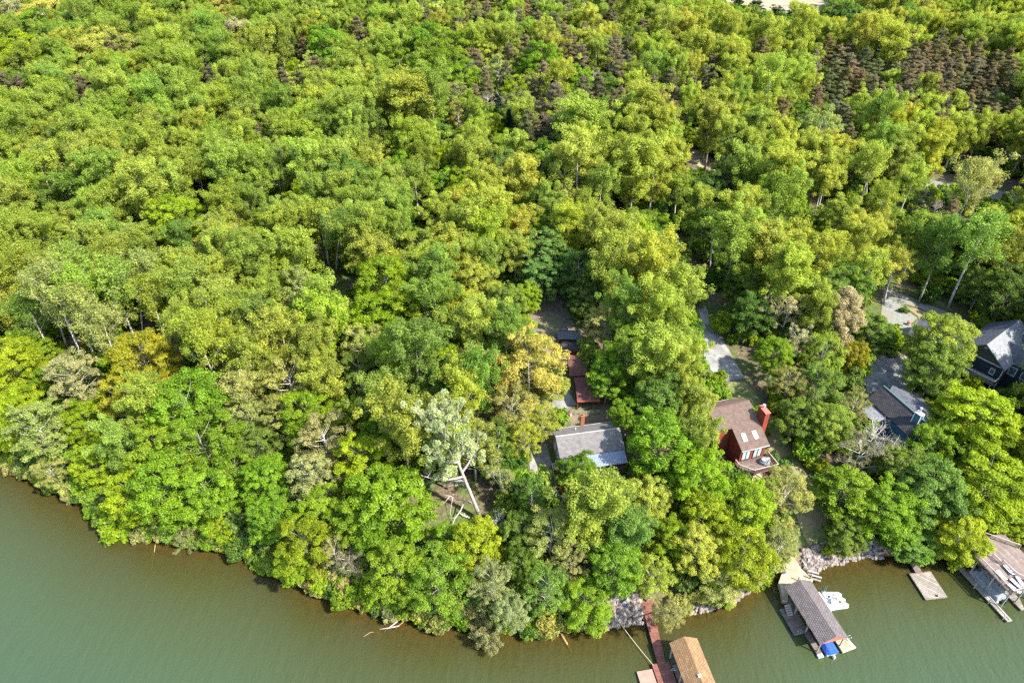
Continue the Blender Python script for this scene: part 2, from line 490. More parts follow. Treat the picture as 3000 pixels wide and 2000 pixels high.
def shrub(seed, h=3.0, w=3.4, dens=1.0, leaf=.34):
    rng = np.random.default_rng(seed); tb = MB(); cl = []
    for i in range(11):
        a = i * 2.4; L = w / 2 * rng.uniform(.3, .95); z = h * rng.uniform(.45, .95) * (1 - .35 * (L / (w / 2)) ** 2)
        path = bent((rng.normal() * .1, rng.normal() * .1, 0), (math.cos(a) * L, math.sin(a) * L, z), rng, -.08, 4)
        tb.tube(path, np.linspace(.05, .015, 4), 4, cap=False)
        for j in range(4):
            q = along(path, rng.uniform(.5, 1)) + rng.normal(size=3) * .25
            cl.append((q, (.55, .55, .42), 26 * dens, rng.uniform(.2, .8)))
    return tb, fill_clumps(cl, rng, up=.55, out=.55, size=leaf), h, w

def cedar_bush(seed, h=5.0, w=5.5):
    """wispy juniper with drooping sprays"""
    rng = np.random.default_rng(seed); tb = MB(); cl = []
    for i in range(34):
        a = i * 2.4; L = w / 2 * rng.uniform(.5, 1.05); z = h * (.15 + .8 * (i / 33)) ; L *= (1.1 - .65 * i / 33)
        path = bent((0, 0, z * .55), (math.cos(a) * L, math.sin(a) * L, z * rng.uniform(.75, 1)), rng, -.06, 5, .07)
        tb.tube(path, np.linspace(.06, .015, 5), 4, cap=False)
        for t in (.4, .6, .8, 1.0):
            q = along(path, t) + rng.normal(size=3) * .12
            cl.append((q, (.42, .42, .22), 22, rng.uniform(.2, .8)))
    tb.tube([(0, 0, -.3), (0, 0, h * .8)], [.11, .04], 6)
    C, Nn, S, T = fill_clumps(cl, rng, up=.5, out=.5, size=.26)
    return tb, (C, Nn, S, T), h, w

PROTO = {}
def proto(kind, res, bark, name_leaf, asp=.62):
    tb, (c, nn, s, t), h, w = res
    trunk = tb.mesh('trunk', bark)
    for p in trunk.polygons: p.use_smooth = True
    rng = np.random.default_rng(5)
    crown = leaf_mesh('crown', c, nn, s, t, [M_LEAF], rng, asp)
    PROTO.setdefault(kind, []).append(dict(trunk=trunk, crown=crown, h=h, w=w, arr=(c, nn, s, t), tb=tb, bark=bark, asp=asp))

for s in range(5): proto('airy', airy_tree(100 + s, h=23 + (s % 3), w=8.5 + .5 * (s % 4), base=.30 + .05 * (s % 3), dens=1.0), M_BARK_PALE if s % 2 else M_BARK, 'leaf')
for s in range(3): proto('leggy', airy_tree(140 + s, h=24, w=8.0, base=.50, dens=.5, limbs=13), M_BARK_PALE, 'leaf')
for s in range(5): proto('dense', dense_tree(200 + s, h=19, w=12, base=.08 + .05 * (s % 3), lobes=34 + 3 * s), M_BARK, 'leaf')
for s in range(3): proto('layered', layered_tree(240 + s), M_BARK, 'leaf')
for s in range(4): proto('pine', pine_tree(300 + s, h=20 + s, w=7 + .6 * (s % 3)), M_BARK_PINE, 'leaf', .28)
for s in range(2): proto('spruce', spruce_tree(340 + s), M_BARK_PINE, 'leaf', .35)
for s in range(3): proto('open', dense_tree(400 + s, h=19, w=11, base=.2, dens=.72, lobes=30, sub=5, leaf=.32), M_BARK_PALE, 'leaf')
for s in range(2): proto('column', airy_tree(440 + s, h=20, w=6.0, base=.12, dens=1.5, limbs=20, leaf=.36), M_BARK, 'leaf')
for s in range(2): proto('bare', bare_tree(460 + s), M_BARK_PALE, 'leaf')
for s in range(2): proto('sparse', bare_tree(470 + s, h=17, w=10, leaves=22), M_BARK_PALE, 'leaf')
proto('oak', great_oak(490), M_BARK, 'leaf')
for s in range(3): proto('shrub', shrub(500 + s), M_BARK, 'leaf')
for s in range(2): proto('cedar', cedar_bush(520 + s), M_BARK, 'leaf', .3)
# ------------------------------------------------------------------ ground, water, roads
from mathutils.geometry import delaunay_2d_cdt

def grid_object(name, xs, ys, zf, mat, attr=None):
    X, Y = np.meshgrid(xs, ys); Z = zf(X, Y)
    co = np.stack([X, Y, Z], -1).reshape(-1, 3).astype(np.float32)
    nx, ny = len(xs), len(ys)
    i = np.arange(nx - 1)[None, :] + np.arange(ny - 1)[:, None] * nx
    q = np.stack([i, i + 1, i + nx + 1, i + nx], -1).reshape(-1, 4).astype(np.int32)
    me = bpy.data.meshes.new(name)
    me.vertices.add(len(co)); me.vertices.foreach_set('co', co.ravel())
    me.loops.add(q.size); me.loops.foreach_set('vertex_index', q.ravel())
    me.polygons.add(len(q)); me.polygons.foreach_set('loop_start', np.arange(0, q.size, 4, dtype=np.int32))
    me.polygons.foreach_set('loop_total', np.full(len(q), 4, np.int32))
    me.polygons.foreach_set('use_smooth', np.ones(len(q), bool))
    if attr:
        a = me.attributes.new(attr[0], 'FLOAT', 'POINT'); a.data.foreach_set('value', attr[1](X, Y).ravel().astype(np.float32))
    me.materials.append(mat); me.update(calc_edges=True)
    o = bpy.data.objects.new(name, me); COL.objects.link(o)
    return o

def spaced(stops):
    out = []
    for a, b, s in stops: out.append(np.arange(a, b, s))
    return np.concatenate(out + [np.array([stops[-1][1]])])

XS = spaced([(-2500, -500, 250), (-500, -140, 12), (-140, 150, 1.25), (150, 500, 12), (500, 2500, 250)])
YS = spaced([(-1500, -100, 200), (-100, 40, 10), (40, 140, 1.0), (140, 420, 4), (420, 800, 20), (800, 3000, 275)])

def ground_material():
    m, nt, out = new_mat('forest_floor')
    b = N(nt, 'ShaderNodeBsdfPrincipled'); b.inputs['Roughness'].default_value = .95; b.inputs['Specular IOR Level'].default_value = .1
    g = N(nt, 'ShaderNodeNewGeometry'); sx = N(nt, 'ShaderNodeSeparateXYZ'); nt.links.new(g.outputs['Position'], sx.inputs[0])
    def noise(scale, det=6):
        n = N(nt, 'ShaderNodeTexNoise'); n.inputs['Scale'].default_value = scale; n.inputs['Detail'].default_value = det
        nt.links.new(g.outputs['Position'], n.inputs['Vector']); return n.outputs['Fac']
    def ramp(src, stops):
        r = N(nt, 'ShaderNodeValToRGB'); e = r.color_ramp.elements
        while len(e) < len(stops): e.new(.5)
        for k, (p, c) in enumerate(stops): e[k].position = p; e[k].color = (*c, 1)
        nt.links.new(src, r.inputs[0]); return r.outputs[0]
    def mix(f, a, c):
        x = N(nt, 'ShaderNodeMixRGB'); nt.links.new(f, x.inputs[0]); nt.links.new(a, x.inputs[1]); nt.links.new(c, x.inputs[2]); return x.outputs[0]
    litter = ramp(noise(2.2), [(.3, (.055, .042, .026)), (.5, (.115, .085, .055)), (.72, (.20, .155, .105))])
    weeds = ramp(noise(1.4), [(.3, (.035, .06, .015)), (.7, (.11, .15, .035))])
    land = mix(ramp(noise(.16, 5), [(.44, (0, 0, 0)), (.58, (.9, .9, .9))]), litter, weeds)
    bank = ramp(noise(3.0), [(.3, (.09, .06, .035)), (.7, (.22, .16, .10))])
    bed = ramp(noise(1.1, 8), [(.3, (.06, .042, .016)), (.7, (.15, .105, .042))])
    def step(z0, z1):
        mr = N(nt, 'ShaderNodeMapRange'); mr.inputs['From Min'].default_value = z0; mr.inputs['From Max'].default_value = z1
        nt.links.new(sx.outputs['Z'], mr.inputs['Value']); return mr.outputs[0]
    c = mix(step(.5, 1.6), bank, land); c = mix(step(-.05, .12), bed, c)
    nt.links.new(c, b.inputs['Base Color'])
    bp = N(nt, 'ShaderNodeBump'); bp.inputs['Strength'].default_value = .7; bp.inputs['Distance'].default_value = .15
    nt.links.new(noise(2.2), bp.inputs['Height']); nt.links.new(bp.outputs[0], b.inputs['Normal'])
    nt.links.new(b.outputs[0], out.inputs[0]); return m

def water_material():
    m, nt, out = new_mat('lake_water')
    dp = N(nt, 'ShaderNodeAttribute', attribute_name='depth')
    tc = N(nt, 'ShaderNodeNewGeometry')
    big = N(nt, 'ShaderNodeTexNoise'); big.inputs['Scale'].default_value = .035; big.inputs['Detail'].default_value = 4
    nt.links.new(tc.outputs['Position'], big.inputs['Vector'])
    ad = N(nt, 'ShaderNodeMath', operation='MULTIPLY_ADD'); ad.inputs[1].default_value = 1.6
    nt.links.new(big.outputs['Fac'], ad.inputs[0]); 
    sb = N(nt, 'ShaderNodeMath', operation='SUBTRACT'); sb.inputs[1].default_value = .8
    nt.links.new(dp.outputs['Fac'], sb.inputs[0]); nt.links.new(sb.outputs[0], ad.inputs[2])
    r = N(nt, 'ShaderNodeValToRGB'); e = r.color_ramp.elements
    dv = N(nt, 'ShaderNodeMath', operation='DIVIDE'); dv.inputs[1].default_value = 6.0
    nt.links.new(ad.outputs[0], dv.inputs[0]); nt.links.new(dv.outputs[0], r.inputs[0])
    e.new(.5); e.new(.25)
    for k, (p, c) in enumerate([(0, (.056, .048, .015)), (.18, (.048, .055, .017)), (.42, (.044, .066, .030)), (.95, (.038, .073, .050))]):
        e[k].position = p; e[k].color = (*c, 1)
    # suspended silt hides the bed with depth
    ex = N(nt, 'ShaderNodeMath', operation='MULTIPLY'); ex.inputs[1].default_value = -1.35
    nt.links.new(dp.outputs['Fac'], ex.inputs[0])
    ee = N(nt, 'ShaderNodeMath', operation='EXPONENT'); nt.links.new(ex.outputs[0], ee.inputs[0])
    om = N(nt, 'ShaderNodeMath', operation='SUBTRACT'); om.inputs[0].default_value = .97; nt.links.new(ee.outputs[0], om.inputs[1])
    om.use_clamp = True
    d = N(nt, 'ShaderNodeBsdfDiffuse'); nt.links.new(r.outputs[0], d.inputs[0])
    t = N(nt, 'ShaderNodeBsdfTransparent'); t.inputs[0].default_value = (.80, .72, .48, 1)
    mx = N(nt, 'ShaderNodeMixShader'); nt.links.new(om.outputs[0], mx.inputs[0]); nt.links.new(t.outputs[0], mx.inputs[1]); nt.links.new(d.outputs[0], mx.inputs[2])
    # wind ripples
    mp = N(nt, 'ShaderNodeMapping'); mp.inputs['Rotation'].default_value = (0, 0, R(-25)); mp.inputs['Scale'].default_value = (.55, .16, 1)
    nt.links.new(tc.outputs['Position'], mp.inputs[0])
    n1 = N(nt, 'ShaderNodeTexNoise'); n1.inputs['Scale'].default_value = 1.5; n1.inputs['Detail'].default_value = 3
    n2 = N(nt, 'ShaderNodeTexNoise'); n2.inputs['Scale'].default_value = 2.2; n2.inputs['Detail'].default_value = 4
    nt.links.new(mp.outputs[0], n1.inputs['Vector']); nt.links.new(tc.outputs['Position'], n2.inputs['Vector'])
    sm = N(nt, 'ShaderNodeMath', operation='MULTIPLY_ADD'); sm.inputs[1].default_value = .45
    nt.links.new(n2.outputs['Fac'], sm.inputs[0]); nt.links.new(n1.outputs['Fac'], sm.inputs[2])
    bp = N(nt, 'ShaderNodeBump'); bp.inputs['Strength'].default_value = .7; bp.inputs['Distance'].default_value = .22
    nt.links.new(sm.outputs[0], bp.inputs['Height'])
    nt.links.new(bp.outputs[0], d.inputs['Normal'])
    g = N(nt, 'ShaderNodeBsdfGlossy'); g.inputs['Roughness'].default_value = .12; nt.links.new(bp.outputs[0], g.inputs['Normal'])
    fr = N(nt, 'ShaderNodeFresnel'); fr.inputs['IOR'].default_value = 1.33; nt.links.new(bp.outputs[0], fr.inputs['Normal'])
    fin = N(nt, 'ShaderNodeMixShader'); nt.links.new(fr.outputs[0], fin.inputs[0]); nt.links.new(mx.outputs[0], fin.inputs[1]); nt.links.new(g.outputs[0], fin.inputs[2])
    nt.links.new(fin.outputs[0], out.inputs[0]); return m

tag(grid_object('ground', XS, YS, terrain, ground_material()), 'wooded hillside ground of leaf litter and weeds rising from the lake', kind='structure')
WXS = spaced([(-2500, -300, 200), (-300, -150, 10), (-150, 160, 2.0), (160, 300, 10), (300, 2500, 200)])
WYS = spaced([(-1500, -100, 200), (-100, 30, 10), (30, 112, 1.5), (112, 168, 8)])
tag(grid_object('lake_water', WXS, WYS, lambda X, Y: X * 0, water_material(), ('depth', lambda X, Y: np.maximum(0, -terrain(X, Y)))),
    'calm green lake water with brown shallows along the wooded shore', kind='structure')

def inside(poly, x, y):
    c = False; n = len(poly); j = n - 1
    for i in range(n):
        xi, yi = poly[i][0], poly[i][1]; xj, yj = poly[j][0], poly[j][1]
        if (yi > y) != (yj > y) and x < (xj - xi) * (y - yi) / (yj - yi) + xi: c = not c
        j = i
    return c

CLEAR = []          # ground polygons without trees
def smooth_poly(pts, k=4):
    """round the corners a little (Chaikin)"""
    for _ in range(2):
        q = []
        for i in range(len(pts)):
            a, b = pts[i], pts[(i + 1) % len(pts)]
            q += [a * .75 + b * .25, a * .25 + b * .75]
        pts = q
    return pts

def sheet(name, px, mat, lift=.07, label=None, step=1.4, clear=True, soft=True, world=None):
    """a surface lying on the ground, outlined by points on the ground"""
    pts = world or [ground_at(*p) for p in px]
    pts = [Vector((p[0], p[1])) for p in pts]
    if soft: pts = smooth_poly(pts)
    dense = []
    for i in range(len(pts)):
        a, b = pts[i], pts[(i + 1) % len(pts)]; k = max(1, int((b - a).length / step))
        dense += [a + (b - a) * j / k for j in range(k)]
    x0, x1 = min(p.x for p in dense), max(p.x for p in dense); y0, y1 = min(p.y for p in dense), max(p.y for p in dense)
    inner = [Vector((x, y)) for x in np.arange(x0 + step / 2, x1, step) for y in np.arange(y0 + step / 2, y1, step) if inside(dense, x, y)]
    n = len(dense)
    vs, es, fs, *_ = delaunay_2d_cdt(dense + inner, [(i, (i + 1) % n) for i in range(n)], [], 1, 1e-4)
    top = [(v.x, v.y, tz(v.x, v.y) + lift) for v in vs]
    me = bpy.data.meshes.new(name); me.from_pydata(top, [], [tuple(f) for f in fs])
    me.materials.append(mat); me.update()
    for p in me.polygons: p.use_smooth = True
    if sum(p.normal.z for p in me.polygons) < 0: me.flip_normals()
    o = bpy.data.objects.new(name, me); COL.objects.link(o)
    tag(o, label, kind='structure')
    if clear: CLEAR.append([(p.x, p.y) for p in dense])
    return o

M_CONC = noise_mat('old_concrete', (.17, .17, .155), (.29, .285, .26), scale=.9, rough=.9, c3=(.14, .135, .12), scale3=.25)
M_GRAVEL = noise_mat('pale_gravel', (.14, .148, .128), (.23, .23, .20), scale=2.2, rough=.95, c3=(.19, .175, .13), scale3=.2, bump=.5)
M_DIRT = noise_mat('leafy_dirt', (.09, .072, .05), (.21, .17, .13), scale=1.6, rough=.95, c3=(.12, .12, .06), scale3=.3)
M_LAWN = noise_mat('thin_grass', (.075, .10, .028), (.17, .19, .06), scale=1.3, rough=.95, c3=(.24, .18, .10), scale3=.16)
M_SHADE = noise_mat('shaded_lawn', (.06, .07, .03), (.15, .14, .07), scale=1.3, rough=.95, c3=(.17, .13, .09), scale3=.3)  # thin lawn with its shade put into a darker colour
M_FIELD = noise_mat('dry_field', (.22, .17, .11), (.33, .27, .18), scale=.5, rough=.95, c3=(.28, .25, .12), scale3=.05)

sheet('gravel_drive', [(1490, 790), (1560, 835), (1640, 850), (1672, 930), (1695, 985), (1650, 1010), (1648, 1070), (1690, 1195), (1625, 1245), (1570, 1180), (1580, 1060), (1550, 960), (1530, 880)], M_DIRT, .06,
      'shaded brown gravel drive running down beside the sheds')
sheet('concrete_apron', [(1560, 1110), (1646, 1120), (1690, 1185), (1640, 1205), (1660, 1240), (1615, 1255), (1560, 1200)], M_CONC, .10, 'pale concrete apron beside the red-roofed carport', soft=False)
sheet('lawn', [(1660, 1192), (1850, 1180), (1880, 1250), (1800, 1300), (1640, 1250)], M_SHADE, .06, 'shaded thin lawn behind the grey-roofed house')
sheet('patio', [(1545, 1300), (1600, 1300), (1640, 1440), (1690, 1490), (1650, 1500), (1590, 1450), (1555, 1400)], M_CONC, .08, 'grey concrete patio beside the grey-roofed house', soft=False)
sheet('concrete_driveway', [(1935, 640), (1965, 640), (2020, 780), (2030, 800), (2084, 940), (2129, 1015), (2182, 1109), (2115, 1119), (2062, 1062), (2060, 1010), (2050, 930), (2000, 790)], M_CONC, .08,
      'long pale concrete driveway leading to the red house', soft=False)
sheet('side_lawn', [(2105, 1124), (2185, 1114), (2225, 1170), (2275, 1250), (2350, 1370), (2420, 1480), (2480, 1590), (2460, 1622), (2370, 1618), (2330, 1500), (2290, 1400), (2255, 1330), (2220, 1225), (2120, 1200)], M_LAWN, .06,
      'grass slope running from the red house down to the rocky cove')
sheet('gravel_turnaround', [(2590, 835), (2615, 852), (2656, 867), (2698, 884), (2737, 899), (2795, 921), (2850, 950), (2850, 975), (2782, 942), (2745, 925), (2693, 903), (2654, 891), (2640, 894), (2661, 913), (2687, 932), (2667, 950), (2683, 977), (2715, 1015),
      (2700, 1060), (2650, 1050), (2640, 1018), (2600, 1000), (2580, 930)], M_GRAVEL, .07, 'pale gravel turnaround in front of the slate-blue house', soft=False, step=1.0)
sheet('garden_lawn', [(2646, 897), (2693, 907), (2745, 930), (2782, 948), (2850, 985), (2830, 1020), (2720, 1008), (2690, 975), (2675, 950), (2697, 933), (2668, 911)], M_LAWN, .09, 'patchy grass island inside the gravel turnaround')
sheet('parking_pad', [(2525, 1085), (2575, 1035), (2640, 1045), (2690, 1085), (2650, 1150), (2590, 1150), (2540, 1150)], M_CONC, .08, 'shaded concrete parking pad behind the blue-chimney house', soft=False)
sheet('grass_verge', [(2615, 838), (2660, 850), (2710, 875), (2790, 915), (2790, 905), (2720, 862), (2650, 832)], M_LAWN, .09, 'narrow grass verge along the gravel turnaround')
sheet('forest_road', [(1900, 405), (1985, 425), (2030, 436), (2085, 462), (2130, 495), (2170, 520), (2110, 530), (2070, 500), (2010, 470), (1930, 445)], M_FIELD, .10, 'tan dirt road edge beside the power poles')
sheet('forest_lane', [(2540, 500), (2600, 498), (2650, 508), (2720, 525), (2800, 538), (2900, 550), (2990, 580), (3150, 640), (3150, 690), (2980, 615), (2890, 575), (2790, 562), (2700, 548), (2620, 535)], M_GRAVEL, .10, 'pale gravel lane crossing the wood')
sheet('forest_track', [(2700, 497), (2800, 480), (2900, 468), (3000, 455), (3120, 445), (3120, 462), (3000, 474), (2900, 488), (2800, 500), (2700, 512)], M_FIELD, .10, 'tan track above the gravel lane')
sheet('field', [(2040, -60), (2095, 5), (2140, 40), (2230, 62), (2330, 66), (2440, 50), (2600, -60)], M_FIELD, .12, 'dry tan field beyond the forest', step=5)

# ------------------------------------------------------------------ rocks along the shore
M_ROCK = noise_mat('riprap_stone', (.09, .08, .068), (.30, .26, .225), scale=1.6, rough=.9, c3=(.17, .125, .10), scale3=.7)
ICO = None
def rock_field(name, px_line, depth, count, label, smin=.2, smax=.55, under=.3):
    rng = np.random.default_rng(len(name) + count)
    line = [at(x, y, 0) for x, y in px_line]
    import bmesh
    bm = bmesh.new(); bmesh.ops.create_icosphere(bm, subdivisions=1, radius=1)
    bv = np.array([v.co[:] for v in bm.verts]); bf = [tuple(v.index for v in f.verts) for f in bm.faces]; bm.free()
    mb = MB()
    for i in range(count):
        k = rng.uniform(0, len(line) - 1.001); j = int(k); p = line[j].lerp(line[j + 1], k - j)
        d = rng.uniform(-under, 1) * depth; x, y = p.x + rng.normal() * .3, p.y + d
        s = rng.uniform(smin, smax)
        v = bv * (s * rng.uniform(.7, 1.2, 3)) * (1 + rng.normal(size=(len(bv), 1)) * .13)
        E = Euler((rng.uniform(0, 6), rng.uniform(0, 6), rng.uniform(0, 6))).to_matrix()
        z = tz(x, y) + s * .25
        mb.add([E @ Vector(q) + Vector((x, y, z)) for q in v], bf)
    o = mb.build(name, M_ROCK); tag(o, label, kind='stuff'); return o
rock_field('riprap', [(1735, 1832), (1800, 1820), (1880, 1806)], 3.6, 560, 'pale riprap stones on the bank left of the red walkway')
rock_field('riprap', [(2000, 1786), (2060, 1778), (2150, 1748), (2200, 1715)], 3.0, 380, 'riprap stones under the shore bushes right of the red walkway')
rock_field('riprap', [(2360, 1664), (2400, 1655), (2470, 1635), (2530, 1620), (2580, 1624)], 3.0, 620, 'grey riprap stones along the cove below the grass slope')
rock_field('shore_stones', [(1560, 1842), (1640, 1840), (1735, 1832)], 2.0, 130, 'scattered stones at the foot of the wooded bank')
# ------------------------------------------------------------------ buildings and docks
HOUSES = []
def shingle(name, a, b, seam=.10, w=.22): return strip_mat(name, (a, b), tuple(x * .55 for x in a), w, axis='Y', rough=.95, jitter=.30, length=.45, seam=seam, spec=.15)
M_ROOF_GREY = shingle('grey_shingle', (.150, .138, .128), (.185, .172, .160))
M_ROOF_BROWN = shingle('brown_shingle', (.120, .082, .063), (.155, .108, .085))
M_ROOF_DOCK = shingle('boathouse_shingle', (.125, .105, .098), (.175, .148, .140), .16, .3)
M_ROOF_TAN = shingle('tan_shingle', (.21, .125, .06), (.29, .175, .088), .12, .3)
M_ROOF_SLATE_SHADE = shingle('slate_and_shade_shingle', (.085, .090, .102), (.125, .130, .142))  # slate roofs, and the painted shade on slopes of the slate-blue house
M_ROOF_LIGHT = shingle('light_grey_shingle', (.20, .205, .205), (.255, .26, .26))  # light grey; also carries the sunlit look of roof slopes
M_ROOF_DARK = shingle('dark_shingle', (.045, .042, .045), (.085, .075, .07), .2, .3)
M_ROOF_RED = shingle('red_brown_shingle', (.125, .055, .045), (.165, .080, .066))
M_METAL_ROOF = strip_mat('ribbed_metal', ((.19, .22, .27), (.20, .235, .285)), (.06, .075, .10), .28, axis='X', rough=.4, jitter=.12, length=30, seam=.14, spec=.5)
def boards(name, a, b, w=.16, ax='Y', gap=.35, jit=.35, L=3.0): return strip_mat(name, (a, b), tuple(x * gap for x in a), w, axis=ax, rough=.9, jitter=jit, length=L, seam=.07)
M_WOOD_GREY = boards('weathered_boards', (.20, .17, .14), (.30, .265, .225), .2)
M_WOOD_DOCK = boards('dock_boards', (.19, .165, .13), (.29, .255, .205), .42, gap=.45)
M_WOOD_BROWN = boards('brown_boards', (.125, .092, .075), (.185, .14, .118), .2)
M_WOOD_DECK = boards('upper_deck_boards', (.17, .125, .105), (.25, .195, .165), .3, ax='X')
M_RED_DECK = boards('red_stained_boards', (.17, .068, .048), (.22, .092, .066), .22)
M_PINK_DECK = boards('pale_pink_boards', (.27, .165, .125), (.30, .19, .145), .25, gap=.8, jit=.12)
M_SIDING_TAN = boards('tan_siding', (.26, .21, .12), (.30, .24, .14), .2, gap=.6)
M_SIDING_RED = boards('red_siding', (.21, .038, .022), (.26, .05, .03), .25, ax='X', gap=.5)
M_SIDING_SLATE = boards('slate_siding', (.028, .045, .055), (.036, .056, .068), .2, gap=.6)
M_SIDING_BROWN = boards('brown_siding', (.085, .075, .06), (.11, .098, .08), .2, gap=.6)
M_SIDING_BLUE = boards('blue_siding', (.025, .085, .115), (.035, .105, .14), .2, gap=.6)
M_TRIM = noise_mat('white_trim', (.52, .52, .50), (.62, .62, .60), scale=2, rough=.6)
M_TEAL = noise_mat('teal_fascia', (.045, .095, .095), (.065, .125, .125), scale=2, rough=.6)
M_GUTTER = noise_mat('pale_gutter', (.30, .27, .24), (.38, .35, .32), scale=2, rough=.5)
M_BRICK = strip_mat('orange_brick', ((.25, .08, .03), (.30, .105, .042)), (.22, .12, .08), .09, axis='Y', rough=.9, jitter=.2, length=.24)
M_CORAL = noise_mat('coral_paint', (.38, .095, .06), (.45, .125, .08), scale=2, rough=.7)
M_DARKWOOD = noise_mat('dark_wood', (.035, .028, .022), (.075, .06, .05), scale=4, rough=.9)
M_POST = noise_mat('grey_post', (.15, .135, .12), (.25, .23, .20), scale=4, rough=.9)
M_REDRAIL = noise_mat('red_brown_rail', (.13, .045, .025), (.20, .075, .04), scale=4, rough=.8)
M_RAILTOP = noise_mat('pale_rail_cap', (.30, .23, .20), (.40, .33, .29), scale=4, rough=.8)
M_WHITE = noise_mat('white_plastic', (.44, .435, .41), (.54, .53, .51), scale=3, rough=.45)
M_BEIGE = noise_mat('beige_concrete', (.29, .24, .16), (.38, .32, .215), scale=1.4, rough=.9, c3=(.25, .21, .14), scale3=.8)
M_BLUE = noise_mat('blue_canvas', (.012, .055, .30), (.022, .085, .40), scale=4, rough=.7, bump=.4)
M_GREYCANVAS = noise_mat('grey_canvas', (.14, .15, .155), (.22, .23, .235), scale=2, rough=.75, bump=.5)
M_ALU = noise_mat('aluminium', (.42, .43, .44), (.55, .56, .57), scale=3, rough=.35, metal=.6)
M_BLACK = noise_mat('black_plastic', (.012, .012, .014), (.03, .03, .032), scale=5, rough=.45)
M_YELLOW = noise_mat('yellow_hose', (.48, .33, .06), (.55, .40, .10), scale=5, rough=.5)
M_ROPE = noise_mat('pale_rope', (.42, .36, .22), (.56, .48, .32), scale=9, rough=.9)
M_LOG = noise_mat('bleached_log', (.30, .26, .22), (.52, .47, .42), scale=3, rough=.9)
M_SUNK = noise_mat('sunken_wood', (.26, .15, .05), (.38, .23, .085), scale=3, rough=.95)
M_TEALCHAIR = noise_mat('teal_plastic', (.02, .20, .24), (.04, .28, .33), scale=3, rough=.5)
M_ORANGE_LIT = noise_mat('orange_lit_wood', (.36, .085, .02), (.46, .13, .035), scale=3, rough=.8)  # wood with orange light put into its colour

def glass_mat():
    m, nt, out = new_mat('window_glass')
    b = N(nt, 'ShaderNodeBsdfPrincipled'); b.inputs['Base Color'].default_value = (.10, .145, .15, 1); b.inputs['Roughness'].default_value = .08
    b.inputs['Specular IOR Level'].default_value = .8
    nt.links.new(b.outputs[0], out.inputs[0]); return m
M_GLASS = glass_mat()
M_BLIND = noise_mat('window_with_pale_blind', (.30, .36, .34), (.38, .44, .42), scale=2, rough=.2, spec=.8)

class Place:
    """a thing's Empty with its own level frame; parts are given in that frame or in world coordinates"""
    def __init__(self, name, label, cat, loc, deg=0.0, group=None):
        self.o = thing(name, label, cat, loc, R(deg), group)
        self.M = Matrix.Translation(Vector(loc)) @ Matrix.Rotation(R(deg), 4, 'Z')
        self.I = self.M.inverted()
    def L(self, p): return self.I @ Vector(p)
    def part(self, name, mb, mats, parent=None, uv=True):
        o = mb.build(name, mats, parent or self.o)
        if uv: uv_planar(o)
        return o
    def wp(self, name, mb, mats, parent=None, uv=True):
        mb.v = [tuple(self.I @ Vector(v)) for v in mb.v]
        return self.part(name, mb, mats, parent, uv)

def ring(mb, pts, th):
    """frame bars round a four-cornered opening"""
    k = len(pts)
    for i in range(k): mb.bar(pts[i], pts[(i + 1) % k], th, th)
def window(pl, c, w, h, face='f', bars=1, frame=M_TRIM, pane=M_GLASS, parent=None, th=.09):
    c = Vector(c); ax = dict(f=Vector((1, 0, 0)), l=Vector((0, -1, 0)), r=Vector((0, 1, 0)), b=Vector((-1, 0, 0)))[face]
    nrm = Vector((ax.y, -ax.x, 0)); up = Vector((0, 0, 1))
    q = [c + nrm * .05 + ax * a * w / 2 + up * b * h / 2 for a, b in ((-1, -1), (1, -1), (1, 1), (-1, 1))]
    fr = MB(); ring(fr, q, th)
    for i in range(1, bars + 1):
        t = i / (bars + 1); fr.bar(q[0].lerp(q[1], t), q[3].lerp(q[2], t), th * .7, th * .7)
    f = pl.part('window', fr, frame, parent)
    p = MB(); p.slab([v - nrm * .025 for v in q], .03)
    pl.part('pane', p, pane, f)
    return f

def railing(mb, pts, h=.95, gap=.16, mi=0, top=.09, cap=1):
    for a, b in zip(pts[:-1], pts[1:]):
        a, b = Vector(a), Vector(b); n = max(1, int((b - a).length / gap)); up = Vector((0, 0, h))
        mb.bar(a + up, b + up, top + .06, .05, cap); mb.bar(a + Vector((0, 0, .12)), b + Vector((0, 0, .12)), .05, .07, mi)
        for i in range(n + 1):
            p = a.lerp(b, i / n); big = i % 10 == 0 or i == n
            mb.bar(p, p + Vector((0, 0, h - .02)), .09 if big else .04, None, mi)

def house_poly(pl, pts, grow=.6):
    w = [pl.M @ Vector((x, y, 0)) for x, y in pts]
    c = sum((Vector((p.x, p.y, 0)) for p in w), Vector()) / len(w)
    HOUSES.append([(p.x + (p.x - c.x) / max(.1, (Vector((p.x, p.y, 0)) - c).length) * grow, p.y + (p.y - c.y) / max(.1, (Vector((p.x, p.y, 0)) - c).length) * grow) for p in w])

def gable_wall(x0, x1, prof):
    """walls under a gable: profile of (y, z) points swept from x0 to x1"""
    mb = MB(); n = len(prof)
    vs = [(x0, y, z) for y, z in prof] + [(x1, y, z) for y, z in prof]
    fs = [tuple(range(n)), tuple(range(n, 2 * n))[::-1]] + [(i, n + i, n + (i + 1) % n, (i + 1) % n) for i in range(n)]
    return mb.add(vs, fs)

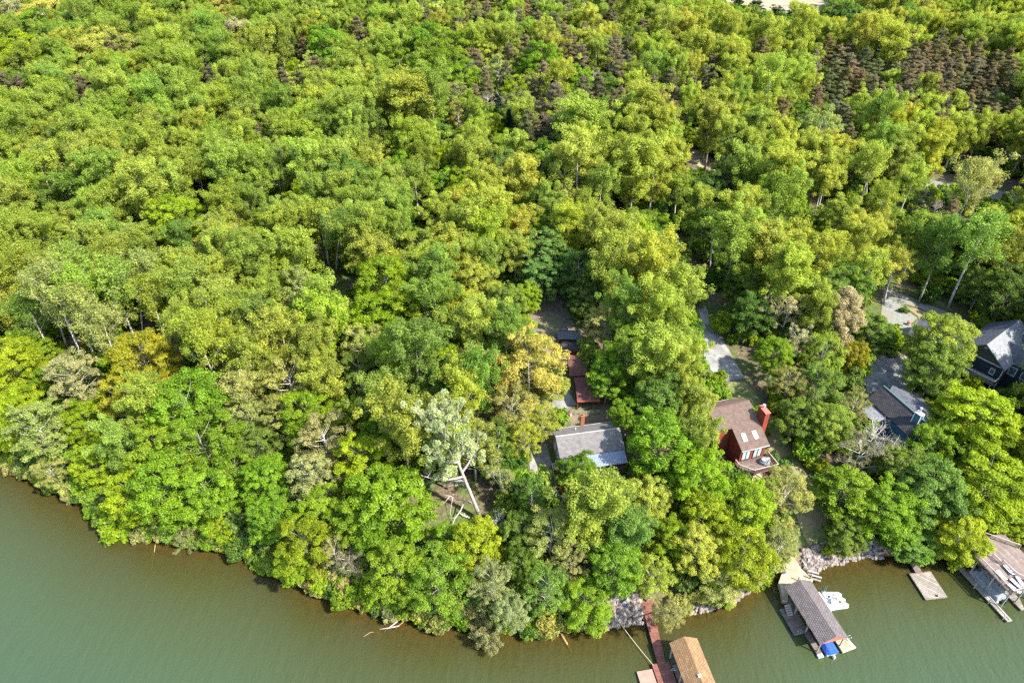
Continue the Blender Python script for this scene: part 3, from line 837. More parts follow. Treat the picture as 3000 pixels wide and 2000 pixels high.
# ---- grey-roofed house
h1 = Place('house', 'grey-shingled house with a ribbed metal porch roof and small orange brick chimney', 'house', (8.6, 87.7, 6.6), 10.5)
house_poly(h1, [(-.6, -2.8), (12.8, -2.8), (12.8, 7.9), (-.6, 7.9)], .3)
h1.part('wall', gable_wall(.35, 11.85, [(.45, 0), (6.85, 0), (6.85, 6.05), (3.7, 7.55), (.45, 6.0)]), M_SIDING_TAN)
mb = MB(); mb.slab([(0, 0, 6.05), (12.2, 0, 6.05), (12.2, 3.7, 7.9), (0, 3.7, 7.9)], .16)
mb.slab([(0, 3.703, 7.9), (12.2, 3.703, 7.9), (12.2, 7.3, 6.2), (0, 7.3, 6.2)], .16)
rf = h1.part('roof', mb, M_ROOF_GREY)
mb = MB(); mb.bar((-.02, 3.7, 7.93), (12.22, 3.7, 7.93), .22, .05); h1.part('ridge_cap', mb, M_GUTTER, rf)
mb = MB(); mb.bar((-.05, 7.36, 6.13), (12.25, 7.36, 6.13), .12, .12); h1.part('gutter', mb, M_GUTTER, rf)
mb = MB(); mb.tube([(4.3, 5.6, 6.9), (4.3, 5.6, 7.5)], [.07, .07], 8); h1.part('vent_pipe', mb, M_TRIM, rf)
mb = MB(); mb.slab([(.3, -2.45, 5.2), (12.0, -2.45, 5.2), (12.0, -.02, 5.95), (.3, -.02, 5.95)], .07)
h1.part('porch_roof', mb, M_METAL_ROOF)
mb = MB(); mb.box((6.1, 7.55, 5.2), (.75, .6, 6.6)); ch = h1.part('chimney', mb, M_BRICK)
mb = MB(); mb.box((6.1, 7.55, 8.56), (.9, .74, .12)); mb.tube([(6.1, 7.55, 8.6), (6.1, 7.55, 8.95)], [.16, .16], 8); h1.part('chimney_cap', mb, M_BRICK, ch)
mb = MB(); mb.box((6.1, -1.2, 2.65), (11.6, 2.4, .16)); h1.part('porch_floor', mb, M_WOOD_BROWN)
for x in (.5, 3.4, 6.3, 9.2, 11.7):
    mb = MB(); mb.bar((x, -2.25, -.6), (x, -2.25, 5.15), .16); h1.part('post', mb, M_REDRAIL)
mb = MB(); railing(mb, [(.45, -.1, 2.73), (.45, -2.3, 2.73), (11.7, -2.3, 2.73)], .95, .17); h1.part('railing', mb, [M_REDRAIL, M_REDRAIL])
for x in (2.2, 5.4, 8.6): window(h1, (x, .45, 4.2), 1.3, 1.5, 'f')
window(h1, (.35, 2.6, 4.3), .9, 1.2, 'l', parent=None); window(h1, (.35, 4.9, 4.3), .9, 1.2, 'l')
mb = MB()
for i in range(9): mb.box((-.55, .6 - i * .32, 2.55 - i * .27), (1.0, .3, .06))
st = h1.part('side_stair', mb, M_REDRAIL)
mb = MB(); railing(mb, [(-1.1, .9, 2.6), (-1.1, -2.2, .2)], .95, .2); mb.bar((-1.1, .9, 3.5), (.2, 1.1, 3.5), .09); h1.part('railing', mb, [M_REDRAIL, M_RAILTOP], st)
mb = MB(); mb.box((-.35, 1.55, 2.6), (1.3, 1.3, .14)); mb.bar((-.95, 2.1, -.3), (-.95, 2.1, 2.6), .12); h1.part('side_landing', mb, M_GUTTER, st)
mb = MB(); mb.box((-.3, -2.9, .75), (.6, .9, .9)); mb.box((-.3, -2.9, 1.24), (.72, 1.02, .08)); h1.part('orange_lit_panel', mb, M_ORANGE_LIT)  # wood panel shaped as a box, orange light painted into it

# ---- red house
h2 = Place('house', 'red-sided house with a brown shingle roof, two skylights and tall red chimney', 'house', (41.8, 89.5, 5.9), 17.0)
house_poly(h2, [(-3.3, 3), (-.5, -3.4), (6.6, -3.4), (7.3, 10.5), (-3.3, 10.5)], .3)
h2.part('wall', gable_wall(.3, 5.5, [(.5, 0), (9.9, 0), (9.9, 9.6), (8.2, 10.2), (.5, 6.5)]), M_SIDING_RED)
h2.part('side_wing', gable_wall(-2.7, .29, [(4.6, 0), (9.8, 0), (9.8, 9.6), (8.2, 10.15), (4.6, 8.4)]), M_SIDING_RED)
sl = lambda y: 6.6 + y * (10.6 - 6.6) / 8.2
mb = MB(); mb.poly_slab([(0, 0, sl(0)), (5.8, 0, sl(0)), (5.75, 8.2, sl(8.2)), (-3.0, 8.2, sl(8.2)), (-3.0, 4.1, sl(4.1)), (0, 4.1, sl(4.1))], .16)
rl = lambda y: 10.6 - (y - 8.2) * .42
mb.poly_slab([(-3.0, 8.203, 10.6), (5.75, 8.203, 10.6), (5.6, 9.6, rl(9.6)), (2.9, 10.5, rl(10.5)), (-3.0, 10.5, rl(10.5))], .16)
rf = h2.part('roof', mb, M_ROOF_BROWN)
mb = MB(); mb.bar((-3.02, 8.2, 10.63), (5.77, 8.2, 10.63), .2, .05); h2.part('ridge_cap', mb, M_ROOF_BROWN, rf)
mb = MB(); mb.bar((-.02, -.05, sl(0) - .1), (5.82, -.05, sl(0) - .1), .1, .16); h2.part('gutter', mb, M_GUTTER, rf); mb = MB(); mb.bar((-3.0, 10.55, rl(10.5) - .08), (2.9, 10.55, rl(10.5) - .08), .1, .12); h2.part('gutter', mb, M_GUTTER, rf)
for x, pm in ((1.55, M_WHITE), (3.85, M_BLIND)):
    q = [(x - .38, 1.5, sl(1.5) + .08), (x + .38, 1.5, sl(1.5) + .08), (x + .38, 2.85, sl(2.85) + .08), (x - .38, 2.85, sl(2.85) + .08)]
    mb = MB(); ring(mb, q, .1); s_ = h2.part('skylight', mb, M_TRIM, rf); mb = MB(); mb.slab([(a, b, c_ + .03) for a, b, c_ in q], .05); h2.part('pane', mb, pm, s_)
mb = MB(); mb.box((6.35, 4.35, 5.4), (.95, 2.3, 12.0)); ch = h2.part('chimney', mb, M_SIDING_RED)
mb = MB(); mb.box((6.35, 4.35, 11.45), (1.1, 2.45, .12)); h2.part('chimney_cap', mb, M_CORAL, ch)
mb = MB(); mb.tube([(6.35, 4.7, 11.5), (6.35, 4.7, 12.1)], [.2, .2], 10); mb.tube([(6.35, 4.7, 12.12), (6.35, 4.7, 12.3)], [.32, .3], 10); h2.part('flue', mb, M_ALU, ch)
for x in (1.55, 3.95): window(h2, (x, .5, 4.9), 1.75, 2.5, 'f', 1, M_DARKWOOD, M_BLIND, th=.12)
fz = 3.35
mb = MB(); mb.poly_slab([(-.6, .45, fz), (-.6, -.9, fz), (1.3, -2.95, fz), (6.35, -2.95, fz), (6.35, .45, fz)], .18); h2.part('deck', mb, M_WOOD_BROWN)
mb = MB(); railing(mb, [(-.55, .4, fz), (-.55, -.9, fz), (1.3, -2.9, fz), (6.3, -2.9, fz), (6.3, .4, fz)], 1.0, .17); h2.part('railing', mb, [M_REDRAIL, M_RAILTOP])
for x, y in ((1.3, -2.8), (3.8, -2.8), (6.2, -2.8), (-.4, -.8), (6.2, 0)):
    mb = MB(); mb.bar((x, y, -1.2), (x, y, fz - .1), .16); h2.part('post', mb, M_REDRAIL)
g = Place('covered_grill_table', 'patio furniture under a grey cover on the red house deck', 'furniture', tuple(h2.M @ Vector((4.75, -1.15, fz))), 17)
mb = MB(); mb.prism([(math.cos(a) * 1.05 * (1 + .08 * math.sin(3 * a)), math.sin(a) * .85) for a in [i * .5236 for i in range(12)]], 0, .62); mb.prism([(math.cos(a) * .8, math.sin(a) * .62) for a in [i * .5236 for i in range(12)]], .623, .95)
g.part('cover', mb, M_GREYCANVAS)
mb = MB()
for a, b in (((-.4, -.85, 0), (.3, -.5, 1.5)), ((.3, -.5, 1.5), (.95, .3, 1.55)), ((.5, .6, 0), (.9, .2, 1.5))): mb.bar(a, b, .07)
g.part('umbrella_pole', mb, M_BLACK)
mb = MB(); mb.prism([(-.8, -.16), (.7, -.16), (.9, 0), (.7, .16), (-.8, .16)], 1.0, 1.12); g.part('folded_canopy', mb, M_TRIM)
pt = sheet('lower_patio', None, M_BEIGE, .08, 'pale concrete patio under the deck of the red house', world=[h2.M @ Vector(p) for p in ((-1.5, -4.2, 0), (4.5, -4.2, 0), (5.2, -2.2, 0), (5.2, .3, 0), (-1.0, .3, 0))], soft=False)
t = Place('patio_table', 'white table on the pale patio below the red house deck', 'table', tuple(h2.M @ Vector((.3, -3.3, -.0))), 30)
t.o.location.z = tz(t.o.location.x, t.o.location.y) + .08
mb = MB(); mb.box((0, 0, .72), (1.5, .8, .06)); t.part('tabletop', mb, M_WHITE)
for a in (-.6, .6):
    for b in (-.3, .3): mb = MB(); mb.bar((a, b, 0), (a, b, .69), .06); t.part('leg', mb, M_WHITE)
def plastic_chair(name, label, cat, p, deg, mat, group=None):
    c = Place(name, label, cat, p, deg, group)
    mb = MB(); mb.box((0, 0, .42), (.52, .5, .05)); c.part('seat', mb, mat)
    mb = MB(); mb.slab([(-.26, .25, .44), (.26, .25, .44), (.26, .42, .98), (-.26, .42, .98)], .05); c.part('backrest', mb, mat)
    for a in (-.22, .22):
        for b in (-.2, .2): mb = MB(); mb.bar((a, b, 0), (a, b, .4), .05); c.part('leg', mb, mat)
        mb = MB(); mb.bar((a * 1.15, -.2, .65), (a * 1.15, .3, .65), .05); mb.bar((a * 1.15, -.2, .42), (a * 1.15, -.2, .65), .04); c.part('armrest', mb, mat)
    return c
for k, (px, py, dg, lb) in enumerate([(2133, 1428, 20, 'teal lawn chair in the trees below the red house, nearer the lake'), (2152, 1414, -30, 'teal lawn chair below the red house, nearer the patio')]):
    p = ground_at(px, py); plastic_chair('lawn_chair', lb, 'chair', tuple(p), dg, M_TEALCHAIR, 'teal lawn chairs')

# ---- blue-chimney house
h3 = Place('house', 'dark-roofed house with a tall blue chimney box and teal roof edge', 'house', (74.0, 97.5, 7.2), 0)
W3 = lambda l, z: [at(x, y, z) for x, y in l]
def poly3(pl, name, pts, t, mat, parent=None):
    mb = MB(); mb.poly_slab(pts, t); return pl.wp(name, mb, mat, parent)
A, E_ = at(2589, 1130, 15.6), at(2679, 1208, 15.6); E_ = E_ + (E_ - A) * .35
B, Cc, D_ = at(2557, 1172, 13.2), at(2610, 1192, 13.2), at(2654, 1250, 13.2)
xd = (E_ - A).normalized(); side = Vector((-xd.y, xd.x, 0))           # to the right of the ridge, seen from the lake
if side.x < 0: side = -side
lw = 3.1
roof_l = poly3(h3, 'roof', [A, E_, E_ - side * lw + Vector((0, 0, -2.4)), A - side * lw + Vector((0, 0, -2.4))], .18, M_ROOF_DARK)
z2 = 14.4
A2, E2 = A + side * .16 + Vector((0, 0, z2 - A.z)), E_ + side * .16 + Vector((0, 0, z2 - A.z))
rp = [A2 + xd * 1.2, A2 + side * 3.6 + xd * (-1.0) + Vector((0, 0, -.3)), A2 + side * 7.2 + xd * 1.6 + Vector((0, 0, -1.3)), A2 + side * 7.6 + xd * 6.6 + Vector((0, 0, -1.3)), A2 + side * 4.2 + xd * 8.6 + Vector((0, 0, -.5)), E2]
mb = MB(); top = A2 + side * 2.6 + xd * 4.2 + Vector((0, 0, .35))
for i in range(len(rp)):
    a, b = rp[i], rp[(i + 1) % len(rp)]
    mb.add([a, b, top], [(0, 1, 2)]); 
nn = len(rp); mb.add([p - Vector((0, 0, .2)) for p in rp] + rp, [tuple(range(nn))] + [(i, (i + 1) % nn, nn + (i + 1) % nn, nn + i) for i in range(nn)])
h3.wp('lower_roof', mb, M_ROOF_SLATE_SHADE)
mb = MB(); mb.slab([A + side * .06 + Vector((0, 0, .08)), E_ + side * .06 + Vector((0, 0, .08)), E_ + side * .06 + Vector((0, 0, -1.3)), A + side * .06 + Vector((0, 0, -1.3))], .12)
h3.wp('clerestory_wall', mb, M_TEAL)
mb = MB(); mb.bar(A + Vector((0, 0, .05)), E_ + Vector((0, 0, .05)), .3, .12); h3.wp('ridge_edge', mb, M_TEAL, roof_l)
g0 = [A - side * lw * .98 + xd * .3, E_ - side * lw * .98 - xd * .1, E_ + side * 3.6, A + side * 6.9 + xd * 6.2, A + side * 6.7 + xd * 1.8, A + side * .1 + xd * .4]
mb = MB(); mb.prism([(p.x, p.y) for p in ([q for q in g0])][::1], 7.2, 12.8)
h3.wp('wall', mb, M_SIDING_BLUE)
HOUSES.append([(p.x, p.y) for p in [A - side * 4.8 - xd * .8, E_ - side * 4.4 + xd * .6, E_ + side * 4.5 + xd * .5, A + side * 8.4 + xd * 7, A + side * 8 + xd * .6, A - xd * 1.2]])
# lower roof on the left, its sunlit look put into the pale colour
b0 = A - side * lw + Vector((0, 0, -2.75)); e0 = b0 + xd * 5.4
mb = MB(); mb.poly_slab([b0 + xd * .2, e0, e0 - side * 2.2 + Vector((0, 0, -.9)), b0 + xd * .6 - side * 2.4 + Vector((0, 0, -.9))], .16); h3.wp('side_roof', mb, M_ROOF_LIGHT)
mb = MB(); q = [b0 + xd * .5, e0 - xd * .2, e0 - xd * .2 - side * 2.0, b0 + xd * .8 - side * 2.1]; mb.prism([(p.x, p.y) for p in q], 7.2, 11.6); h3.wp('side_wall', mb, M_SIDING_BLUE)
cm = at(2696, 1209, 17.0)
mb = MB(); mb.box((cm.x, cm.y, 12.0), (1.25, 1.0, 9.6), R(-62)); c3 = h3.wp('chimney', mb, M_SIDING_BLUE)
mb = MB(); mb.box((cm.x, cm.y, 16.87), (1.42, 1.16, .14), R(-62)); h3.wp('chimney_cap', mb, M_GUTTER, c3)
mb = MB()
for a in (-1, 1):
    for b in (-1, 1):
        v = Matrix.Rotation(R(-62), 3, 'Z') @ Vector((a * .63, b * .51, 0)); mb.bar((cm.x + v.x, cm.y + v.y, 9), (cm.x + v.x, cm.y + v.y, 16.8), .1)
h3.wp('corner_trim', mb, M_TRIM, c3)
mb = MB(); mb.tube([(cm.x + .1, cm.y + .3, 16.9), (cm.x + .1, cm.y + .3, 17.75)], [.17, .17], 10); mb.tube([(cm.x + .1, cm.y + .3, 17.77), (cm.x + .1, cm.y + .3, 17.95)], [.3, .26], 10); h3.wp('flue', mb, M_ALU, c3)
dk = [E_ + side * 4.6 - xd * .6, E_ + side * 7.4 - xd * 1.6, E_ + side * 7.9 + xd * .2]
mb = MB(); railing(mb, [Vector((p.x, p.y, 11.6)) for p in dk], 1.0, .16); h3.wp('railing', mb, [M_TRIM, M_TRIM])
mb = MB(); q = [E_ + side * 4.3 - xd * 1.6, E_ + side * 7.2 - xd * 2.4, E_ + side * 8.0 + xd * .3, E_ + side * 4.8 + xd * .2]; mb.poly_slab([Vector((p.x, p.y, 11.58)) for p in q], .16); h3.wp('deck', mb, M_WOOD_GREY)

# ---- slate-blue house
ap, rb = at(2895, 1006, 18.4), at(2982, 940, 18.4); rx = (rb - ap).normalized(); deg4 = math.degrees(math.atan2(rx.y, rx.x))
h4 = Place('house', 'large slate-blue house with pale grey gabled roofs and white trim', 'house', (ap.x, ap.y, 8.2), deg4)
zt, ze = 10.2, 6.6       # ridge and eaves above the house's ground
Lr, hw = 14.5, 5.0
# local x runs along the ridge (back right), -y is the lake-side slope
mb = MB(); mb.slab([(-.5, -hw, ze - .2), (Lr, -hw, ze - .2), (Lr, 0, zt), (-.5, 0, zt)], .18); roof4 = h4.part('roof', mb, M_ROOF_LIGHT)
mb = MB(); mb.slab([(-.5, .003, zt), (Lr, .003, zt), (Lr, hw, ze - .2), (-.5, hw, ze - .2)], .18); h4.part('shaded_roof', mb, M_ROOF_SLATE_SHADE)  # same roof, far slope: shade put into a darker shingle colour
mb = MB(); mb.bar((-.5, -hw, ze - .28), (-.5, 0, zt - .1), .16, .2); mb.bar((-.5, hw, ze - .28), (-.5, 0, zt - .1), .16, .2); h4.part('rake_trim', mb, M_TEAL, roof4)
h4.part('wall', gable_wall(.25, Lr - .3, [(-hw + .35, 0), (hw - .35, 0), (hw - .35, ze - .15), (0, zt - .35), (-hw + .35, ze - .15)]), M_SIDING_SLATE)
mb = MB(); mb.add([(.2, -hw + .45, ze - .15), (.2, hw - .45, ze - .15), (.2, 0, zt - .42), (.235, -hw + .45, ze - .15), (.235, hw - .45, ze - .15), (.235, 0, zt - .42)], [(0, 2, 1), (3, 4, 5), (0, 1, 4, 3), (1, 2, 5, 4), (2, 0, 3, 5)]); h4.part('gable_panel', mb, M_SIDING_BROWN)
mb = MB(); mb.bar((.15, -hw + .4, ze - .25), (.15, hw - .4, ze - .25), .12, .22); mb.bar((.15, -hw + .4, 3.1), (.15, hw - .4, 3.1), .12, .2)
for y in (-hw + .42, hw - .42): mb.bar((.17, y, .2), (.17, y, ze - .36), .16)
h4.part('white_trim', mb, M_TRIM)
window(h4, (.25, -2.9, 4.6), .85, 1.35, 'l', 0, th=.16)
mb = MB(); mb.box((.16, 1.6, 5.6), (.08, .95, .14)); h4.part('wall_vent', mb, M_TRIM)
mb = MB(); mb.box((.16, .0, zt - 1.15), (.08, .6, .5)); h4.part('gable_vent', mb, M_GUTTER)
mb = MB(); mb.box((-.9, 0, 3.0), (2.2, hw * 2 - .6, .2)); h4.part('balcony', mb, M_WOOD_GREY)
mb = MB(); railing(mb, [(-1.95, hw - .4, 3.1), (-1.95, -hw + .4, 3.1), (.0, -hw + .4, 3.1)], 1.0, .17); h4.part('railing', mb, [M_REDRAIL, M_TRIM])
for y in (-4.2, 0, 4.2): mb = MB(); mb.bar((-1.85, y, -.9), (-1.85, y, 2.9), .18); h4.part('post', mb, M_TRIM)
# cross gable toward the lake
mb = MB(); mb.slab([(3.4, -9.2, ze - .1), (6.6, -9.2, zt - 1.4), (6.6, -1.6, zt - 1.4), (3.4, -5.2, ze - .1)], .18); h4.part('cross_roof', mb, M_ROOF_SLATE_SHADE)  # slope turned from the sun, its shade painted as darker shingle
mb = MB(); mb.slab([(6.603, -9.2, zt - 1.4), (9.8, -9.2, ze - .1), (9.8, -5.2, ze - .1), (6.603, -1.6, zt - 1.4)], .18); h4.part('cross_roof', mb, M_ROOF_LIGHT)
mb = MB(); mb.add([(3.7, -8.8, 0), (9.5, -8.8, 0), (9.5, -8.8, ze - .1), (6.6, -8.8, zt - 1.7), (3.7, -8.8, ze - .1), (3.7, -4.2, 0), (9.5, -4.2, 0), (9.5, -4.2, ze - .1), (6.6, -4.2, zt - 1.7), (3.7, -4.2, ze - .1)],
    [(0, 1, 2, 3, 4), (9, 8, 7, 6, 5), (0, 4, 9, 5), (1, 6, 7, 2), (0, 5, 6, 1), (2, 7, 8, 3), (3, 8, 9, 4)]); h4.part('cross_wall', mb, M_SIDING_SLATE)
window(h4, (3.7, -5.4, 4.6), 1.3, 1.9, 'l', 0, th=.2); window(h4, (3.7, -7.6, 4.6), 1.1, 1.7, 'l', 0, th=.14)
mb = MB(); mb.bar((3.62, -8.8, ze - .25), (3.62, -4.4, ze - .25), .14, .2); mb.bar((3.62, -8.8, 0), (3.62, -8.8, ze - .36), .16); h4.part('white_trim', mb, M_TRIM)
for x, y in ((10.2, -1.2), (12.2, -2.2), (1.2, -2.6)):
    z = zt - (zt - ze + .2) * (-y) / hw; mb = MB(); mb.tube([(x, y, z - .05), (x, y, z + .5)], [.08, .08], 8); h4.part('vent_pipe', mb, M_TRIM, roof4)
mb = MB(); mb.slab([(10.5, -4.2, 7.35), (12.5, -4.2, 8.4), (12.5, -2.3, 8.9), (10.5, -3.0, 8.3)], .1); h4.part('dormer_roof', mb, M_ROOF_SLATE_SHADE)
# garage wing behind
mb = MB(); mb.slab([(1.5, 3.2, zt - 1.2), (1.5, 14.0, zt - 1.2), (-3.2, 14.0, ze - .9), (-3.2, 3.4, ze - .9)], .18); h4.part('garage_roof', mb, M_ROOF_SLATE_SHADE)
mb = MB(); mb.slab([(6.2, 3.6, ze - .9), (6.2, 14.0, ze - .9), (1.503, 14.0, zt - 1.2), (1.503, 3.2, zt - 1.2)], .18); h4.part('garage_roof', mb, M_ROOF_SLATE_SHADE)
mb = MB(); mb.bar((1.5, 3.2, zt - 1.17), (1.5, 14.05, zt - 1.17), .16, .06); h4.part('ridge_cap', mb, M_GUTTER)
mb = MB(); mb.add([(-2.9, 4.7, 0), (5.9, 4.7, 0), (5.9, 4.7, ze - 1), (1.5, 4.7, zt - 1.5), (-2.9, 4.7, ze - 1), (-2.9, 13.7, 0), (5.9, 13.7, 0), (5.9, 13.7, ze - 1), (1.5, 13.7, zt - 1.5), (-2.9, 13.7, ze - 1)],
    [(0, 1, 2, 3, 4), (9, 8, 7, 6, 5), (0, 4, 9, 5), (1, 6, 7, 2), (0, 5, 6, 1), (2, 7, 8, 3), (3, 8, 9, 4)]); h4.part('garage_wall', mb, M_SIDING_SLATE)
mb = MB(); mb.slab([(-3.6, 4.6, 3.6), (-.4, 4.6, 3.9), (-.4, 8.2, 3.9), (-3.6, 8.2, 3.6)], .14); h4.part('side_porch_roof', mb, M_ROOF_LIGHT)
mb = MB(); mb.bar((-3.65, 4.5, 3.5), (-3.65, 8.3, 3.5), .14, .24); mb.bar((-3.6, 4.55, 3.5), (-.4, 4.55, 3.8), .14, .24); h4.part('white_fascia', mb, M_TRIM)
for y in (4.8, 8.0): mb = MB(); mb.bar((-3.45, y, -.4), (-3.45, y, 3.4), .2); h4.part('post', mb, M_TRIM)
mb = MB(); mb.box((-2.0, 6.4, 1.5), (1.4, 2.6, 3.6)); h4.part('entry_wall', mb, M_SIDING_SLATE)
house_poly(h4, [(-3.8, 14.2), (-3.8, 3.6), (-2.2, -5.2), (3.3, -9.4), (14, -9.4), (14, 14.2)], .3)

# ---- sheds and carport
s1 = Place('storage_shed', 'small red shed with a dark roof and white-framed doors', 'shed', (10.9, 119.2, 10.9), -3)
def small_gable(pl, w, d, ze, zr, roof, wall, ov=.25):
    mb = MB(); vs = [(0, 0, 0), (w, 0, 0), (w, 0, ze), (w, d / 2, zr), (w, d, ze), (w, d, 0), (0, 0, ze), (0, d / 2, zr), (0, d, ze), (0, d, 0)]
    mb.add(vs, [(0, 1, 2, 6), (1, 5, 4, 3, 2), (5, 9, 8, 4), (9, 0, 6, 7, 8), (0, 9, 5, 1)]); pl.part('wall', mb, wall)
    k = (zr - ze) / (d / 2)
    mb = MB(); mb.slab([(-ov, -ov, ze - k * ov + .08), (w + ov, -ov, ze - k * ov + .08), (w + ov, d / 2, zr + .08), (-ov, d / 2, zr + .08)], .1); mb.slab([(-ov, d / 2 + .003, zr + .08), (w + ov, d / 2 + .003, zr + .08), (w + ov, d + ov, ze - k * ov + .08), (-ov, d + ov, ze - k * ov + .08)], .1)
    return pl.part('roof', mb, roof)
small_gable(s1, 4.2, 2.9, 2.0, 2.7, M_ROOF_DARK, M_SIDING_RED)
for y in (.75, 2.0): window(s1, (0, y, 1.05), .95, 1.7, 'l', 0, M_GUTTER, M_DARKWOOD)
s2 = Place('storage_shed', 'dark-roofed garden shed standing behind the small red shed', 'shed', (10.2, 122.9, 11.3), -3)
small_gable(s2, 4.4, 2.8, 2.0, 2.7, M_ROOF_SLATE_SHADE, M_DARKWOOD)
for y in (.7, 1.95): window(s2, (0, y, 1.05), .95, 1.7, 'l', 0, M_GUTTER, M_DARKWOOD)
c1 = Place('carport', 'red-brown roofed carport closest to the grey-roofed house', 'carport', (12.9, 103.6, 9.9), 2)
def carport(pl, w, d, zf, zb, front):
    mb = MB(); n = 6
    for i in range(n):          # slightly domed sheet roof
        f0, f1 = i / n, (i + 1) / n; g_ = lambda f: zf + (zb - zf) * f + .42 * math.sin(math.pi * f) - (.55 * max(0, .16 - f) / .16)
        mb.slab([(0, f0 * d, g_(f0)), (w, f0 * d, g_(f0)), (w, f1 * d, g_(f1)), (0, f1 * d, g_(f1))], .08)
    pl.part('roof', mb, M_ROOF_RED)
    for x in (.2, w - .2):
        for y in (.3, d / 2, d - .3): mb = MB(); mb.bar((x, y, -.2), (x, y, 2.35), .12); pl.part('post', mb, M_REDRAIL)
    mb = MB(); mb.box((w - .12, d / 2, 1.15), (.08, d - .5, 2.1)); pl.part('back_wall', mb, M_SIDING_RED)
    if front: mb = MB(); mb.box((w / 2, .06, 2.15), (w - .1, .1, .45)); pl.part('fascia', mb, M_CORAL)
carport(c1, 4.6, 6.8, 2.75, 2.75, True)
c2 = Place('carport', 'farther red-brown carport beside the small red shed', 'carport', (11.8, 110.9, 10.4), 2)
carport(c2, 3.8, 6.3, 2.65, 2.65, False)
for pl, q in ((s1, [(-.4, -.4), (4.6, -.4), (4.6, 3.3), (-.4, 3.3)]), (s2, [(-.4, -.4), (4.8, -.4), (4.8, 3.2), (-.4, 3.2)]), (c1, [(-.3, -.3), (5, -.3), (5, 7), (-.3, 7)]), (c2, [(-.3, -.3), (4.2, -.3), (4.2, 6.6), (-.3, 6.6)])): house_poly(pl, q, .3)
f = Place('low_fence', 'low pale wire fence in front of the red-brown carport', 'fence', (12.6, 102.4, 9.6), 4)
mb = MB()
for i in range(6): mb = MB(); mb.bar((i * 1.1, 0, -.2), (i * 1.1, 0, .9), .07); f.part('post', mb, M_GUTTER)
mb = MB()
for z in (.3, .6, .88): mb.bar((0, .0, z), (5.5, .0, z), .03)
f.part('rail', mb, M_GUTTER)
m_ = Place('yard_pump', 'small red and white yard ornament beside the low wire fence', 'ornament', (11.6, 102.2, 9.55), 0)
mb = MB(); mb.tube([(0, 0, 0), (0, 0, .5), (0, 0, .55)], [.22, .16, .1], 8); m_.part('base', mb, M_WHITE)
mb = MB(); mb.tube([(0, 0, .552), (0, 0, .8), (0, 0, 1.0)], [.1, .22, .05], 8); m_.part('top', mb, M_CORAL)
p = ground_at(2660, 952); m_ = Place('planter', 'small red and white planter on the gravel turnaround edge', 'planter', tuple(p), 0)
mb = MB(); mb.tube([(0, 0, 0), (0, 0, .15), (0, 0, .7)], [.3, .34, .42], 10); m_.part('pot', mb, M_WHITE)
mb = MB(); mb.tube([(0, 0, .702), (0, 0, .95), (0, 0, 1.15)], [.4, .42, .12], 8); m_.part('flowers', mb, M_CORAL)

# ---- power poles by the forest road
def pole(px, py, lean, label):
    b = ground_at(px, py); pl = Place('utility_pole', label, 'utility pole', tuple(b), 0, 'power poles by the forest road')
    mb = MB(); mb.tube([(0, 0, -.3), (lean * .5, 0, 4.5), (lean, 0, 9.2)], [.16, .14, .11], 8); pl.part('shaft', mb, M_POST)
    mb = MB(); mb.bar((lean - .9, 0, 8.7), (lean + .9, 0, 8.7), .12); pl.part('crossarm', mb, M_POST)
    for x in (-.8, 0, .8): mb = MB(); mb.tube([(lean + x, 0, 8.78), (lean + x, 0, 9.0)], [.06, .05], 6); pl.part('insulator', mb, M_GUTTER)
    return b
b1 = pole(2057, 474, .75, 'dark leaning power pole by the forest road'); b2 = pole(2070, 470, -.35, 'paler upright power pole by the forest road')
wr = thing('power_lines', 'thin power lines running from the poles into the wood', 'power line', tuple(b2))
for k, z in enumerate((8.9, 8.3)):
    mb = MB(); a = Vector((-.4, 0, z)); c_ = Vector((42, 6, z + 1.0)); mb.tube([a.lerp(c_, i / 10) - Vector((0, 0, 1.6 * math.sin(math.pi * i / 10))) for i in range(11)], [.03] * 11, 4)
    o = mb.build('cable', M_GUTTER, wr)
# ---- covered boathouse (local x to the right, y away from the lake)
BH = Place('boathouse', 'covered boathouse with a grey-brown shingle gable roof and coral gable end', 'boathouse', (47.4, 58.1, 0), 13.2)
mb = MB(); mb.slab([(-.1, -.2, 3.15), (2.35, -.2, 4.4), (2.35, 10.1, 4.4), (-.1, 10.1, 3.15)], .1); rf = BH.part('roof', mb, M_ROOF_DOCK)
mb = MB(); mb.slab([(2.353, -.2, 4.4), (4.8, -.2, 3.15), (4.8, 10.1, 3.15), (2.353, 10.1, 4.4)], .1); BH.part('sunny_roof_slope', mb, M_ROOF_DOCK, rf)
mb = MB(); mb.add([(.0, -.14, 3.02), (4.7, -.14, 3.02), (2.35, -.14, 4.28), (.0, -.08, 3.02), (4.7, -.08, 3.02), (2.35, -.08, 4.28)], [(0, 1, 2), (5, 4, 3), (0, 3, 4, 1), (1, 4, 5, 2), (2, 5, 3, 0)]); BH.part('gable', mb, M_CORAL)
for x in (.35, 4.35):
    for y in (.1, 3.4, 6.7, 9.8): mb = MB(); mb.bar((x, y, -1.5), (x, y, 3.05), .16); BH.part('post', mb, M_POST)
mb = MB()
for x in (.35, 4.35): mb.bar((x, 0, 2.95), (x, 10, 2.95), .14, .2)
for y in (.1, 3.4, 6.7, 9.8): mb.bar((.3, y, 2.85), (4.4, y, 2.85), .12, .18)
for y in (3.4, 6.7): mb.bar((.35, y, 1.9), (.35, y + 1.1, 2.9), .09); mb.bar((.35, y, 1.9), (.35, y - 1.1, 2.9), .09)
BH.part('beam', mb, M_POST)
mb = MB(); mb.box((.55, 4.8, .36), (.9, 10.3, .22)); BH.part('side_walkway', mb, M_WOOD_BROWN)
mb = MB(); mb.box((.5, -.62, .30), (.85, .5, .34)); BH.part('bumper_block', mb, M_WHITE)
